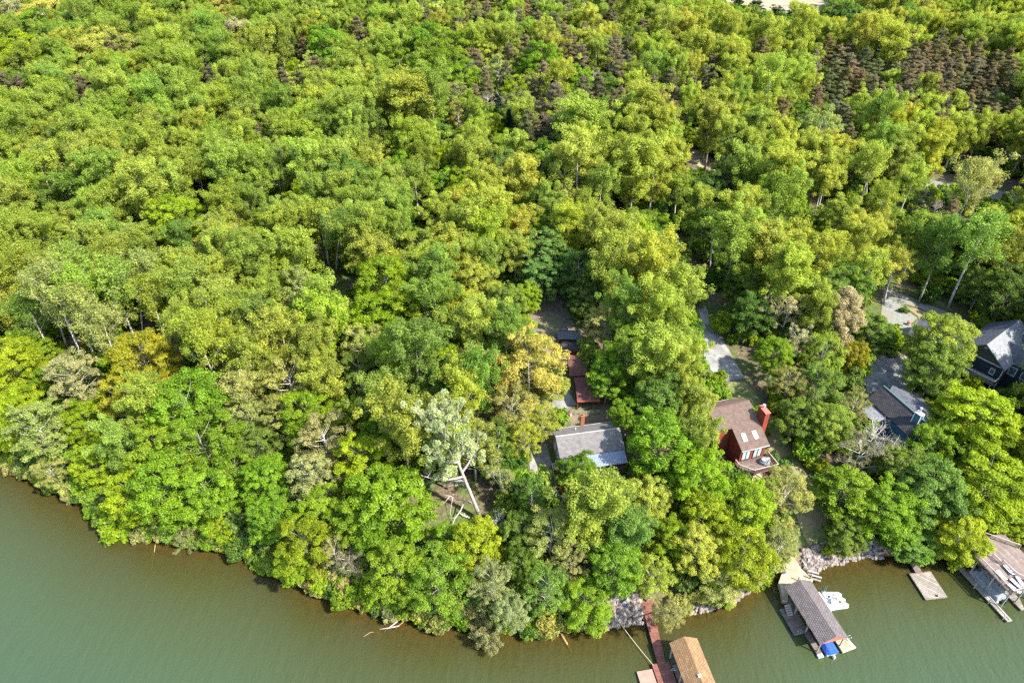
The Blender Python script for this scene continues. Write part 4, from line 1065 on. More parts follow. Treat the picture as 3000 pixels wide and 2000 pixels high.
mb = MB(); mb.box((4.55, 5.6, .36), (.8, 8.6, .22)); BH.part('side_walkway', mb, M_BEIGE)
mb = MB(); mb.prism([(4.15, -1.0), (6.7, -.75), (6.3, 1.25), (4.15, 1.25)], .2, .5); BH.part('end_platform', mb, M_BEIGE)
mb = MB()
for s in (0, .55):
    mb.tube([(4.5 + s, 1.0, .56), (5.0 + s, .55, .6), (5.15 + s, .1, .56), (5.5 + s, -.45, .56)], [.04] * 4, 5)
hs = thing('hose', 'two yellow mooring hoses lying on the end platform of the boathouse', 'hose', tuple(BH.M @ Vector((5, 0, .5))), R(13.2))
mb.v = [(a - 5, b, c_ - .5) for a, b, c_ in mb.v]; mb.build('loop', M_YELLOW, hs)
ld = Place('swim_ladder', 'small white ladder rail at the right corner of the end platform', 'ladder', tuple(BH.M @ Vector((6.1, .7, .5))), 13.2)
mb = MB()
for y in (-.2, .2): mb.tube([(0, y, -.6), (0, y, .75), (.2, y, .9), (.4, y, .75)], [.035] * 4, 5)
ld.part('rail', mb, M_WHITE); mb = MB()
for z in (.1, .4): mb = MB(); mb.bar((0, -.2, z), (0, .2, z), .05); ld.part('rung', mb, M_WHITE)

bt = Place('covered_boat', 'motorboat under a blue canvas cover inside the covered boathouse', 'boat', tuple(BH.M @ Vector((2.45, .2, 0))), 13.2)
def hull(mb, L, W, z0, z1, bow=1.6):
    st = [(-1.0, 1.0), (0, 1.0), (L * .55, 1.0), (L - bow * .5, .7), (L, .06)]
    vs = []; 
    for y, k in st:
        for sx, z in ((-1, z1), (-.72, z0), (.72, z0), (1, z1)): vs.append((sx * W / 2 * k, y - (0 if y > -1 else 0), z + (.12 if y == L and z == z1 else 0)))
    fs = []
    for i in range(len(st) - 1):
        for j in range(3): a = i * 4 + j; fs.append((a, a + 4, a + 5, a + 1))
    fs.append((0, 1, 2, 3)); mb.add(vs, fs)
mb = MB(); hull(mb, 5.2, 2.1, -.15, .75); bt.part('hull', mb, M_WHITE)
mb = MB()
rows = [(-1.15, .62, .55), (-1.05, 1.05, 1.0), (0.3, 1.25, 1.0), (2.0, 1.45, 1.0), (3.8, 1.1, .8), (5.1, .95, .1)]
vs = []
for y, z, k in rows: vs += [(-1.12 * k, y, .62 if y > -1.1 else .5), (-.6 * k, y, z), (.6 * k, y, z), (1.12 * k, y, .62 if y > -1.1 else .5)]
fs = [(i * 4 + j, i * 4 + j + 1, i * 4 + j + 5, i * 4 + j + 4) for i in range(5) for j in range(3)] + [(3, 2, 1, 0)]
mb.add(vs, fs); bt.part('canvas_cover', mb, M_BLUE)
mb = MB(); mb.box((0, -1.5, .35), (.35, .4, .5)); mb.box((0, -1.5, -.1), (.14, .2, .6)); bt.part('outboard_motor', mb, M_GUTTER)

sp = Place('swim_platform', 'low grey-brown boarded float along the left side of the boathouse', 'floating dock', tuple(BH.M @ Vector((-.6, 5.7, 0))), 13.2)
mb = MB(); mb.box((-.05, 1.2, .33), (1.75, 2.25, .2)); mb.box((-.05, -1.12, .33), (1.75, 2.38, .2)); sp.part('boards', mb, M_WOOD_BROWN)
mb = MB(); mb.box((-.05, 0, .12), (1.6, 4.5, .24)); mb.box((-.97, 0, .3), (.06, 4.7, .22)); sp.part('float', mb, M_TEAL)
mb = MB()
for x in (-.35, .1, .4): mb.tube([(x, -2.25, .42), (x, -2.25, .85), (x, -2.05, .95), (x, -1.9, .45)], [.03] * 4, 5)
sp.part('ladder_handle', mb, M_ALU)
sr = Place('dock_steps', 'grey wooden steps on the boarded float beside the boathouse', 'steps', tuple(BH.M @ Vector((-.45, 7.2, .43))), 13.2)
mb = MB()
for i in range(5): mb.box((0, -.55 + i * .3, .12 + i * .2), (.95, .27, .06))
sr.part('tread', mb, M_GUTTER); mb = MB()
for x in (-.46, .46): mb.bar((x, -.7, .02), (x, .75, .95), .05, .16)
sr.part('stringer', mb, M_WOOD_GREY)

ldg = [(49.5, 75.6), (48.3, 75.2), (47.4, 73.7), (45.2, 70.2), (45.25, 69.4), (44.9, 66.9), (45.7, 66.8), (46.3, 68.4), (49.9, 69.1), (51.3, 70.7), (50.0, 73.0)]
lg = Place('landing', 'beige concrete landing between the shore and the boathouse', 'landing', (48, 71, 0), 0)
mb = MB(); mb.prism([(x, y) for x, y in ldg][::-1] if False else [(x, y) for x, y in ldg], -2.0, .9); lg.wp('slab', mb, M_BEIGE)
def rail_post(name, label, px, h):
    q = at(*px, .9); pl = Place(name, label, 'post', tuple(q), 13)
    mb = MB(); mb.bar((0, 0, 0), (0, 0, h), .15); pl.part('shaft', mb, M_POST); mb = MB(); mb.box((0, 0, h + .02), (.2, .2, .05)); pl.part('cap', mb, M_GUTTER)
rail_post('dock_post', 'single wooden post in the middle of the beige landing edge', (2338, 1700), 1.15)
rail_post('dock_post', 'wooden post on the landing beside the two benches', (2374, 1694), 1.2)
for k, (a, b, lb) in enumerate([((2368, 1671), (2399, 1680), 'weathered railing bench at the landing, closer to the rocks'), ((2378, 1684), (2407, 1692), 'weathered railing bench at the landing, closer to the boathouse')]):
    A_, B_ = at(*a, 1.2), at(*b, 1.2); dv = (B_ - A_); pl = Place('bench', lb, 'bench', (A_.x, A_.y, .3), math.degrees(math.atan2(dv.y, dv.x)), 'railing benches at the landing'); L_ = Vector((dv.x, dv.y)).length
    mb = MB(); mb.box((L_ / 2, 0, .95), (L_, .3, .07)); pl.part('top_board', mb, M_GUTTER)
    mb = MB(); mb.box((L_ / 2, -.35, .5), (L_, .32, .07)); pl.part('seat', mb, M_WOOD_GREY)
    for x in (.12, L_ / 2, L_ - .12): mb = MB(); mb.bar((x, -.02, -1.4), (x, -.02, .92), .11); pl.part('post', mb, M_POST)
A_, B_ = at(2350, 1640, 1.6), at(2366, 1666, 1.2); pl = Place('handrail', 'pale handrail running down past the rocks to the landing', 'handrail', (A_.x, A_.y, .6), 0)
mb = MB(); mb.bar(A_, B_, .1); pl.wp('rail', mb, M_GUTTER)
for t_ in (0, .5, 1): mb = MB(); q = A_.lerp(B_, t_); mb.bar((q.x, q.y, .0), q, .1); pl.wp('post', mb, M_POST)
q = at(2296, 1678, .9); plastic_chair('lounge_chair', 'small blue-grey chair on the shaded corner of the beige landing', 'chair', tuple(q), 200, M_GREYCANVAS)

jd = Place('watercraft_dock', 'white moulded floating dock beside the boathouse', 'floating dock', (53.4, 67.2, 0), 13.2)
mb = MB()
P_ = [Vector((52.1, 68.9, 0)), Vector((55.0, 68.9, 0)), Vector((55.7, 66.0, 0)), Vector((52.6, 65.5, 0))]
for i in range(3):
    a0, a1 = i / 3 + .01, (i + 1) / 3 - .01; am = (a0 + a1) / 2
    l0, l1, lm = P_[0].lerp(P_[3], a0), P_[0].lerp(P_[3], a1), P_[0].lerp(P_[3], am); r0, r1, rm = P_[1].lerp(P_[2], a0), P_[1].lerp(P_[2], a1), P_[1].lerp(P_[2], am)
    up = lambda v, z: Vector((v.x, v.y, z)); out_ = (rm - lm).normalized() * .35
    mb.add([up(l0, -.1), up(l1, -.1), up(r1, -.1), up(r0, -.1), up(l0, .3), up(l1, .3), up(r1, .3), up(r0, .3), up(lm, .46), up(rm, .46), up(rm + out_, .3), up(rm + out_, -.1)],
           [(0, 4, 8, 5, 1), (4, 7, 9, 8), (8, 9, 6, 5), (7, 10, 9), (9, 10, 6), (0, 3, 7, 4), (2, 1, 5, 6), (3, 11, 10, 7), (11, 2, 6, 10)])
jd.wp('float', mb, M_WHITE)
mb = MB()
for x, y in ((-.2, .75), (.7, .9), (1.0, -.55)): mb.box((x, y, .43), (.12, .32, .06)); mb.box((x + .2, y, .43), (.12, .32, .06))
jd.part('roller', mb, M_BLACK)
mb = MB(); mb.box((-1.45, .1, .3), (.5, 3.6, .35)); jd.part('side_float', mb, M_WHITE)
q = at(2440, 1764, .5); fc = Place('folding_chair', 'grey-framed chair standing on the white floating dock', 'chair', tuple(q), -25)
mb = MB(); mb.box((0, 0, .42), (.8, .7, .06)); fc.part('seat', mb, M_ALU)
mb = MB(); ring(mb, [Vector((-.4, .3, .45)), Vector((.4, .3, .45)), Vector((.4, .65, 1.1)), Vector((-.4, .65, 1.1))], .07); mb.slab([(-.36, .36, .55), (.36, .36, .55), (.36, .5, .8), (-.36, .5, .8)], .03); fc.part('backrest', mb, M_POST)
for a in (-.36, .36):
    for b in (-.3, .3): mb = MB(); mb.bar((a, b, 0), (a, b, .4), .06); fc.part('leg', mb, M_POST)
q = at(2414, 1733, .5); pl = Place('mooring_bracket', 'greenish metal bracket where the white dock meets the boathouse', 'bracket', tuple(q), 13)
mb = MB()
for a in (-.15, .2): mb.bar((a, 0, 0), (a + .25, .3, 1.2), .09)
pl.part('arm', mb, M_TEAL); mb = MB(); mb.box((0, 0, .03), (.7, .35, .06)); pl.part('plate', mb, M_ALU)

# ---- square floating dock
fa, fb, fc_, fd = [at(x, y, .42) for x, y in ((2665, 1680), (2726, 1673), (2775, 1748), (2713, 1755))]
fdk = Place('floating_dock', 'square weathered floating dock reached by a dark gangway', 'floating dock', ((fa.x + fc_.x) / 2, (fa.y + fc_.y) / 2, 0), 0)
mb = MB(); mb.poly_slab([fa, fb, fc_, fd], .14); o = fdk.wp('boards', mb, M_WOOD_DOCK)
uvl = o.data.uv_layers[0].data; cs, sn = math.cos(R(38)), math.sin(R(38))
for l in uvl: u_, v_ = l.uv; l.uv = (u_ * cs - v_ * sn, u_ * sn + v_ * cs)
ce = (fa + fb + fc_ + fd) / 4
mb = MB(); q = [ce.lerp(v, .96) for v in (fa, fb, fc_, fd)]; mb.poly_slab([Vector((v.x, v.y, .277)) for v in q], .4); fdk.wp('float', mb, M_DARKWOOD)
mb = MB(); ring(mb, [Vector((v.x, v.y, .36)) for v in (fa, fb, fc_, fd)], .12); fdk.wp('edge_board', mb, M_WOOD_GREY)
an = Place('anchor', 'tangle of small anchor gear on the lake end of the square floating dock', 'anchor', tuple(at(2743, 1744, .42)), 0)
mb = MB(); mb.tube([(-.5, .1, .05), (-.2, .25, .1), (.1, 0, .05), (.35, .2, .06)], [.03] * 4, 5); mb.tube([(-.3, -.1, .05), (.2, .3, .08)], [.03, .03], 5); an.part('chain', mb, M_POST)
mb = MB(); mb.box((.05, -.1, .12), (.22, .22, .22)); an.part('weight', mb, M_BLACK)
gw = Place('gangway', 'narrow dark boarded gangway from the wooded bank to the square floating dock', 'gangway', (70.2, 74.0, 0), 0)
mb = MB(); ga = [at(2652, 1620, .9), at(2671, 1618, .9), at(2702, 1676, .5), at(2684, 1679, .5)]; mb.poly_slab(ga, .14); gw.wp('boards', mb, M_WOOD_BROWN)
mb = MB(); mb.bar(ga[0] + Vector((0, 0, -.2)), ga[3] + Vector((0, 0, -.2)), .1, .2); mb.bar(ga[1] + Vector((0, 0, -.2)), ga[2] + Vector((0, 0, -.2)), .1, .2); gw.wp('beam', mb, M_DARKWOOD)

# ---- big two-level dock at the right
BD = Place('two_level_dock', 'big weathered dock with a railed sun deck on posts', 'dock', (80.8, 65.8, 0), 16.0)
dz, dW, dL = 4.2, 8.6, 10.2
mb = MB(); mb.box((dW / 2, dL / 2, dz - .09), (dW, dL, .18)); BD.part('sun_deck', mb, M_WOOD_DECK)
mb = MB(); railing(mb, [(.05, dL - .1, dz), (.05, .05, dz), (dW - .05, .05, dz)], .95, .16); BD.part('railing', mb, [M_WOOD_GREY, M_RAILTOP])
mb = MB(); railing(mb, [(4.7, dL + .4, dz), (dW - .05, dL - 3.4, dz)], .95, .16); BD.part('railing', mb, [M_WOOD_GREY, M_RAILTOP])
mb = MB(); railing(mb, [(2.7, 6.7, dz), (2.75, 5.3, dz)], .9, .16); railing(mb, [(3.35, 5.3, dz), (3.3, 3.0, dz), (4.2, 1.2, dz)], .9, .16); BD.part('stair_railing', mb, [M_WOOD_GREY, M_RAILTOP])
for x in (-.1, 2.9, 5.7, 8.4):
    for y in (.2, 3.4, 6.8, 9.8): mb = MB(); mb.bar((x + .1, y, -2), (x + .1, y, dz - .18), .17); BD.part('post', mb, M_POST)
mb = MB()
for y in (.2, 3.4, 6.8, 9.8): mb.bar((0, y, dz - .28), (dW, y, dz - .28), .12, .2)
for y in (3.4, 6.8): mb.bar((0, y, 2.8), (0, y + 1.0, dz - .3), .09)
BD.part('beam', mb, M_DARKWOOD)
mb = MB(); mb.prism([(-1.15, -2.3), (-.2, -2.35), (-.2, 8.2), (-1.15, 8.2)], .3, .5); BD.part('finger_pier', mb, M_WOOD_DOCK)
for y in (-1.6, 1.4, 4.4): mb = MB(); mb.bar((-1.2, y, -1.5), (-1.2, y, 1.2), .11); BD.part('mooring_post', mb, M_GUTTER)
mb = MB(); mb.bar((-.55, -2.2, .56), (-.35, 2.5, .56), .14, .12); BD.part('rub_rail', mb, M_GUTTER)
mb = MB(); mb.prism([(2.75, -1.25), (3.3, -1.35), (4.2, .4), (4.2, 8), (2.75, 8)], .3, .5); BD.part('finger_pier', mb, M_WOOD_DOCK)
pb = Place('pontoon_boat', 'grey-covered pontoon boat moored under the railed sun deck', 'boat', tuple(BD.M @ Vector((1.15, 3.6, 0))), 16)
mb = MB()
for x in (-.8, .8): mb.tube([(x, -2.6, .15), (x, -2.3, .15), (x, 3.2, .15), (x, 4.0, .3)], [.2, .32, .32, .06], 10)
pb.part('pontoon', mb, M_ALU)
mb = MB(); mb.box((0, .5, .55), (2.2, 6.0, .1)); pb.part('deck', mb, M_ALU)
mb = MB(); mb.add([(-1.1, -2.5, .6), (1.1, -2.5, .6), (1.1, 3.5, .6), (-1.1, 3.5, .6), (-1.08, -2.3, 1.25), (1.08, -2.3, 1.25), (1.05, 3.3, 1.2), (-1.05, 3.3, 1.2), (0, -1.8, 1.6), (0, 2.4, 1.6)],
    [(0, 1, 5, 4), (1, 2, 6, 5), (2, 3, 7, 6), (3, 0, 4, 7), (4, 5, 8), (5, 6, 9, 8), (6, 7, 9), (7, 4, 8, 9)]); pb.part('cover', mb, M_GREYCANVAS)
mb = MB(); mb.box((.2, -2.95, .65), (.45, .5, .75)); mb.box((.2, -2.95, .1), (.18, .25, .7)); pb.part('outboard_motor', mb, M_BLACK)
LO = [((2914, 1667), (2924, 1665), (2950, 1697), 'white sun lounger alone by the left railing of the sun deck'), ((2934, 1651), (2944, 1650), (2974, 1683), 'white sun lounger closest to the trees on the sun deck'),
      ((2959, 1698), (2969, 1695), (2990, 1716), 'white sun lounger between two others near the deck front'), ((2948, 1710), (2957, 1708), (2990, 1734), 'white sun lounger at the front left railing of the sun deck'), ((2977, 1690), (2984, 1688), (2999, 1712), 'white sun lounger beside the stair railing of the sun deck')]
for a, b, c_, lb in LO:
    A_, B_, C_ = at(*a, 4.55), at(*b, 4.55), at(*c_, 4.5); dv = C_ - B_; mid = (A_ + C_) / 2
    pl = Place('sun_lounger', lb, 'sun lounger', (mid.x, mid.y, dz), math.degrees(math.atan2(dv.y, dv.x)) + 90, 'white sun loungers on the deck')
    mb = MB(); mb.box((0, .15, .36), (.62, 1.4, .08)); pl.part('seat', mb, M_WHITE)
    mb = MB(); mb.slab([(-.31, -.56, .4), (.31, -.56, .4), (.31, -1.1, .56), (-.31, -1.1, .56)], -.07); pl.part('backrest', mb, M_WHITE)
    for x in (-.27, .27):
        for y in (-.5, .7): mb = MB(); mb.bar((x, y, 0), (x, y, .33), .05); pl.part('leg', mb, M_WHITE)

# ---- tan boathouse and red walkway at the bottom
TB = Place('boathouse', 'tan-roofed boathouse cut by the bottom of the picture', 'boathouse', (24.2, 57.9, 0), 9.9)
mb = MB(); mb.slab([(-.1, -13, 3.6), (2.1, -13, 4.8), (2.1, 0, 4.8), (-.1, 0, 3.6)], .1); rf = TB.part('roof', mb, M_ROOF_TAN)
mb = MB(); mb.slab([(2.103, -13, 4.8), (4.4, -13, 3.6), (4.4, 0, 3.6), (2.103, 0, 4.8)], .1); TB.part('sunny_roof_slope', mb, M_ROOF_TAN, rf)
mb = MB(); mb.box((2.1, -6.2, 4.83), (.5, .45, .12)); TB.part('roof_vent', mb, M_WHITE, rf)
for x in (.3, 4.0):
    for y in (-12.5, -8.5, -4.5, -.5): mb = MB(); mb.bar((x, y, -2), (x, y, 3.5), .17); TB.part('post', mb, M_POST)
mb = MB()
for x in (.3, 4.0): mb.bar((x, -12.8, 3.35), (x, -.2, 3.35), .12, .22)
TB.part('beam', mb, M_POST)
mb = MB(); mb.box((.55, -7.2, .36), (.9, 10.6, .2)); TB.part('side_walkway', mb, M_WOOD_BROWN)
mb = MB(); mb.tube([(3.3, .3, -1.5), (3.3, .3, 2.2)], [.05, .05], 6); TB.part('mooring_pole', mb, M_GUTTER)
mb = MB(); mb.bar((-.5, -2.6, .5), (.3, -2.4, .5), .1); mb.bar((-.5, -2.6, .5), (.35, -2.9, .8), .08); TB.part('boat_bracket', mb, M_ALU)
rw = Place('walkway', 'long red-stained walkway from the stony bank to the lake platform', 'walkway', (22.5, 60.5, 0), 0)
wa, wb, wc, wd = [at(x, y, .62) for x, y in ((1886, 1790), (1919, 1790), (1950, 1941), (1928, 1945))]
wa = wa + (wa - wd) * .42; wb = wb + (wb - wc) * .42; wa.z = wb.z = 1.15
mid1, mid2 = at(1888, 1800, .66), at(1918, 1798, .66)
mb = MB(); mb.poly_slab([wa, wb, mid2, mid1], .12); mb.poly_slab([mid1, mid2, wc, wd], .12); rwo = rw.wp('boards', mb, M_RED_DECK)
mb = MB(); mb.bar(mid1 - Vector((0, 0, .22)), wd - Vector((0, 0, .22)), .1, .22); mb.bar(mid2 - Vector((0, 0, .22)), wc - Vector((0, 0, .22)), .1, .22); rw.wp('beam', mb, M_DARKWOOD)
for t_ in (.15, .5, .85):
    for a, b in ((mid1, wd), (mid2, wc)): mb = MB(); q = a.lerp(b, t_); mb.bar((q.x, q.y, -1.6), (q.x, q.y, .45), .14); rw.wp('post', mb, M_DARKWOOD)
up = Place('lake_platform', 'red-brown lake platform at the end of the red walkway', 'dock', (23.3, 53.6, 0), 9.9)
mb = MB(); mb.box((.05, -1.6, .5), (2.75, 8.8, .16)); mb2 = mb; up.part('boards', mb, M_RED_DECK)
mb = MB(); mb.box((.05, -1.6, .2), (2.6, 8.6, .4)); up.part('float', mb, M_DARKWOOD)
lp = Place('swim_deck', 'pale pink swim deck beside the red-brown lake platform', 'dock', (20.6, 52.6, 0), 9.9)
mb = MB(); mb.box((.12, -1.6, .34), (2.45, 8.6, .16)); lp.part('boards', mb, M_PINK_DECK)
mb = MB(); mb.box((.12, -1.6, .1), (2.35, 8.5, .3)); lp.part('float', mb, M_TEAL)
rp = thing('mooring_rope', 'taut pale rope from the stony bank to the lake platform', 'rope', (17.4, 63.2, .3))
mb = MB(); A_, B_ = at(1815, 1822, .5), at(1914, 1947, .62); mb.tube([A_.lerp(B_, i / 8) - Vector((0, 0, .22 * math.sin(math.pi * i / 8))) for i in range(9)], [.045] * 9, 5); mb.v = [tuple(Vector(v) - Vector((17.4, 63.2, .3))) for v in mb.v]
mb.build('strand', M_ROPE, rp)

# ---- things lying on the bank and in the shallows
q = ground_at(1832, 1775); bc = Place('camp_chair', 'blue canvas camp chair on the stony bank left of the red walkway', 'chair', tuple(q), 160)
mb = MB(); mb.slab([(-.32, -.28, .42), (.32, -.28, .42), (.32, .3, .38), (-.32, .3, .38)], .05); bc.part('seat', mb, M_BLUE)
mb = MB(); mb.slab([(-.32, .3, .4), (.32, .3, .4), (.32, .5, 1.0), (-.32, .5, 1.0)], .05); bc.part('backrest', mb, M_BLUE)
for a in (-.3, .3):
    for b in (-.25, .3): mb = MB(); mb.bar((a, b, 0), (a, b, .42), .04); bc.part('leg', mb, M_ALU)
    mb = MB(); mb.bar((a, -.28, .65), (a, .35, .65), .06); bc.part('armrest', mb, M_ALU)
q = ground_at(1812, 1782); ws = Place('stone_slab', 'single white stone slab beside the blue camp chair', 'rock', (q.x, q.y, q.z), 12)
mb = MB(); mb.prism([(-.55, -.2), (-.2, -.34), (.45, -.25), (.6, .1), (.2, .3), (-.45, .22)], -.05, .3); ws.part('slab', mb, M_WHITE)

def snag(name, label, cat, paths, mat):
    root = thing(name, label, cat, paths[0][0][0])
    o0 = Vector(paths[0][0][0])
    for nm, pts, r0, r1, m in [(p[1], p[0], p[2], p[3], p[4]) for p in paths]:
        mb = MB(); k = len(pts); mb.tube([Vector(p) - o0 for p in pts], [r0 + (r1 - r0) * i / (k - 1) for i in range(k)], 6); o = mb.build(nm, m, root)
        for pl_ in o.data.polygons: pl_.use_smooth = True
    return root
def wpts(l): return [at(x, y, z) for x, y, z in l]
snag('fallen_tree', 'fallen tree lying from the bank into the shallows with bleached branch ends', 'fallen tree', [
    (wpts([(1250, 1752, 1.2), (1215, 1782, .35), (1180, 1805, .12), (1150, 1830, .0), (1125, 1848, -.15)]), 'trunk', .24, .08, M_LOG),
    (wpts([(1235, 1775, .7), (1200, 1805, .05), (1165, 1835, -.1), (1140, 1858, -.3)]), 'limb', .18, .05, M_SUNK),
    (wpts([(1170, 1832, -.05), (1140, 1838, .12), (1112, 1842, .2)]), 'limb', .08, .05, M_LOG),
    (wpts([(1142, 1790, .3), (1110, 1800, .05), (1082, 1822, -.12)]), 'limb', .09, .04, M_SUNK),
    (wpts([(1150, 1780, .6), (1140, 1795, .2), (1128, 1815, -.1)]), 'branch', .07, .03, M_LOG),
    (wpts([(1110, 1850, -.12), (1085, 1851, -.02), (1065, 1864, .1)]), 'branch', .08, .04, M_SUNK),
    (wpts([(1200, 1806, -.02), (1192, 1822, -.1), (1190, 1840, -.3)]), 'branch', .06, .03, M_SUNK)], M_LOG)
snag('sunken_branch', 'forked orange-brown branch lying under the shallow water at the left shore', 'log', [
    (wpts([(458, 1560, .15), (456, 1590, -.06), (452, 1620, -.10), (446, 1645, -.14), (444, 1668, -.22)]), 'limb', .15, .07, M_SUNK),
    (wpts([(452, 1618, -.08), (443, 1630, -.12), (437, 1648, -.2)]), 'limb', .09, .04, M_SUNK), (wpts([(455, 1612, -.1), (462, 1630, -.2)]), 'branch', .06, .03, M_SUNK)], M_SUNK)
snag('sunken_log', 'straight sunken log pointing out from the bank below the green trees', 'log', [(wpts([(1642, 1852, .1), (1658, 1880, -.05), (1674, 1908, -.35)]), 'trunk', .22, .14, M_SUNK), (wpts([(1656, 1876, .0), (1664, 1882, .05)]), 'stub', .07, .04, M_SUNK)], M_SUNK)
snag('sunken_log', 'thin submerged log in the brown shallows beside the wispy cedar', 'log', [(wpts([(1522, 1822, .2), (1523, 1860, -.1), (1525, 1892, -.3)]), 'trunk', .13, .08, M_SUNK), (wpts([(1524, 1885, -.25), (1538, 1892, -.2)]), 'branch', .07, .04, M_SUNK)], M_SUNK)
snag('driftwood', 'pale dead twigs at the waterline beside the small olive bush', 'driftwood', [
    (wpts([(300, 1468, .5), (280, 1478, .25), (262, 1492, .1)]), 'branch', .07, .03, M_LOG), (wpts([(296, 1465, .5), (275, 1465, .35), (255, 1470, .2)]), 'branch', .06, .02, M_LOG), (wpts([(285, 1476, .3), (283, 1488, .15)]), 'branch', .05, .02, M_LOG)], M_LOG)
# broken limbs round the old oak
def gpt(x, y, h): return ground_at(x, y, h)
snag('fallen_limb', 'long bleached broken limb leaning from the old oak down the bare slope', 'fallen branch', [
    ([gpt(1382, 1474, 2.6), gpt(1362, 1466, 2.6), gpt(1340, 1462, 2.3), gpt(1318, 1452, 2.4), gpt(1296, 1450, 2.3)], 'limb', .17, .09, M_LOG), ([gpt(1360, 1470, 2.3), gpt(1350, 1494, 1.7), gpt(1334, 1516, 1.0), gpt(1322, 1544, .7), gpt(1306, 1562, .3), gpt(1300, 1574, .1)], 'limb', .12, .05, M_LOG),
    ([gpt(1326, 1456, 2.3), gpt(1323, 1476, 1.6), gpt(1319, 1500, .9), gpt(1324, 1526, .4)], 'branch', .06, .03, M_LOG), ([gpt(1318, 1452, 2.4), gpt(1304, 1470, 1.7), gpt(1296, 1478, 1.2), gpt(1282, 1482, .9)], 'branch', .05, .02, M_LOG),
    ([gpt(1304, 1470, 1.7), gpt(1296, 1468, 1.6), gpt(1288, 1472, 1.2)], 'branch', .03, .015, M_LOG), ([gpt(1334, 1516, 1.0), gpt(1322, 1516, .8), gpt(1312, 1520, .5)], 'branch', .04, .02, M_LOG), ([gpt(1306, 1562, .3), gpt(1298, 1566, .2), gpt(1290, 1566, .15)], 'branch', .04, .02, M_LOG)], M_LOG)
snag('fallen_limb', 'short pale log lying on the bare slope behind the leaning broken limb', 'fallen branch', [([gpt(1342, 1500, .3), gpt(1358, 1510, .3), gpt(1376, 1516, .3)], 'limb', .2, .16, M_LOG), ([gpt(1358, 1510, .35), gpt(1362, 1502, .8)], 'stub', .08, .05, M_LOG)], M_LOG)
# ------------------------------------------------------------------ the trees
PAL = dict(young=(142, 176, 72), yell=(158, 186, 74), lime=(142, 180, 40), green=(122, 168, 46), mid=(114, 154, 64), deep=(92, 134, 56), olive=(164, 172, 98), cream=(190, 184, 136),
           gold=(170, 168, 46), pine=(146, 138, 112), pineg=(134, 138, 102), silver=(152, 178, 126), cedar=(150, 154, 108), spruce=(46, 80, 48), blue=(106, 152, 76), grey=(150, 142, 122),
           pale=(166, 194, 98), tan=(178, 176, 112))
RATIO = dict(airy=2.35, leggy=2.7, dense=1.5, layered=1.25, pine=2.5, spruce=2.3, open=1.65, column=3.0, bare=1.8, sparse=1.6, oak=1.4, shrub=.85, cedar=.8)
HMIN = dict(airy=15, leggy=17, dense=10, layered=8, pine=17, spruce=12, open=11, column=12, bare=7, sparse=8, oak=18, shrub=1.2, cedar=2)
HMAX = dict(airy=27, leggy=28, dense=23, layered=19, pine=24, spruce=20, open=23, column=24, bare=18, sparse=20, oak=27, shrub=4.5, cedar=6.5)
CK = dict(airy=.66, leggy=.72, dense=.62, layered=.62, pine=.68, spruce=.5, open=.62, column=.58, bare=.7, sparse=.68, oak=.62, shrub=.55, cedar=.5)

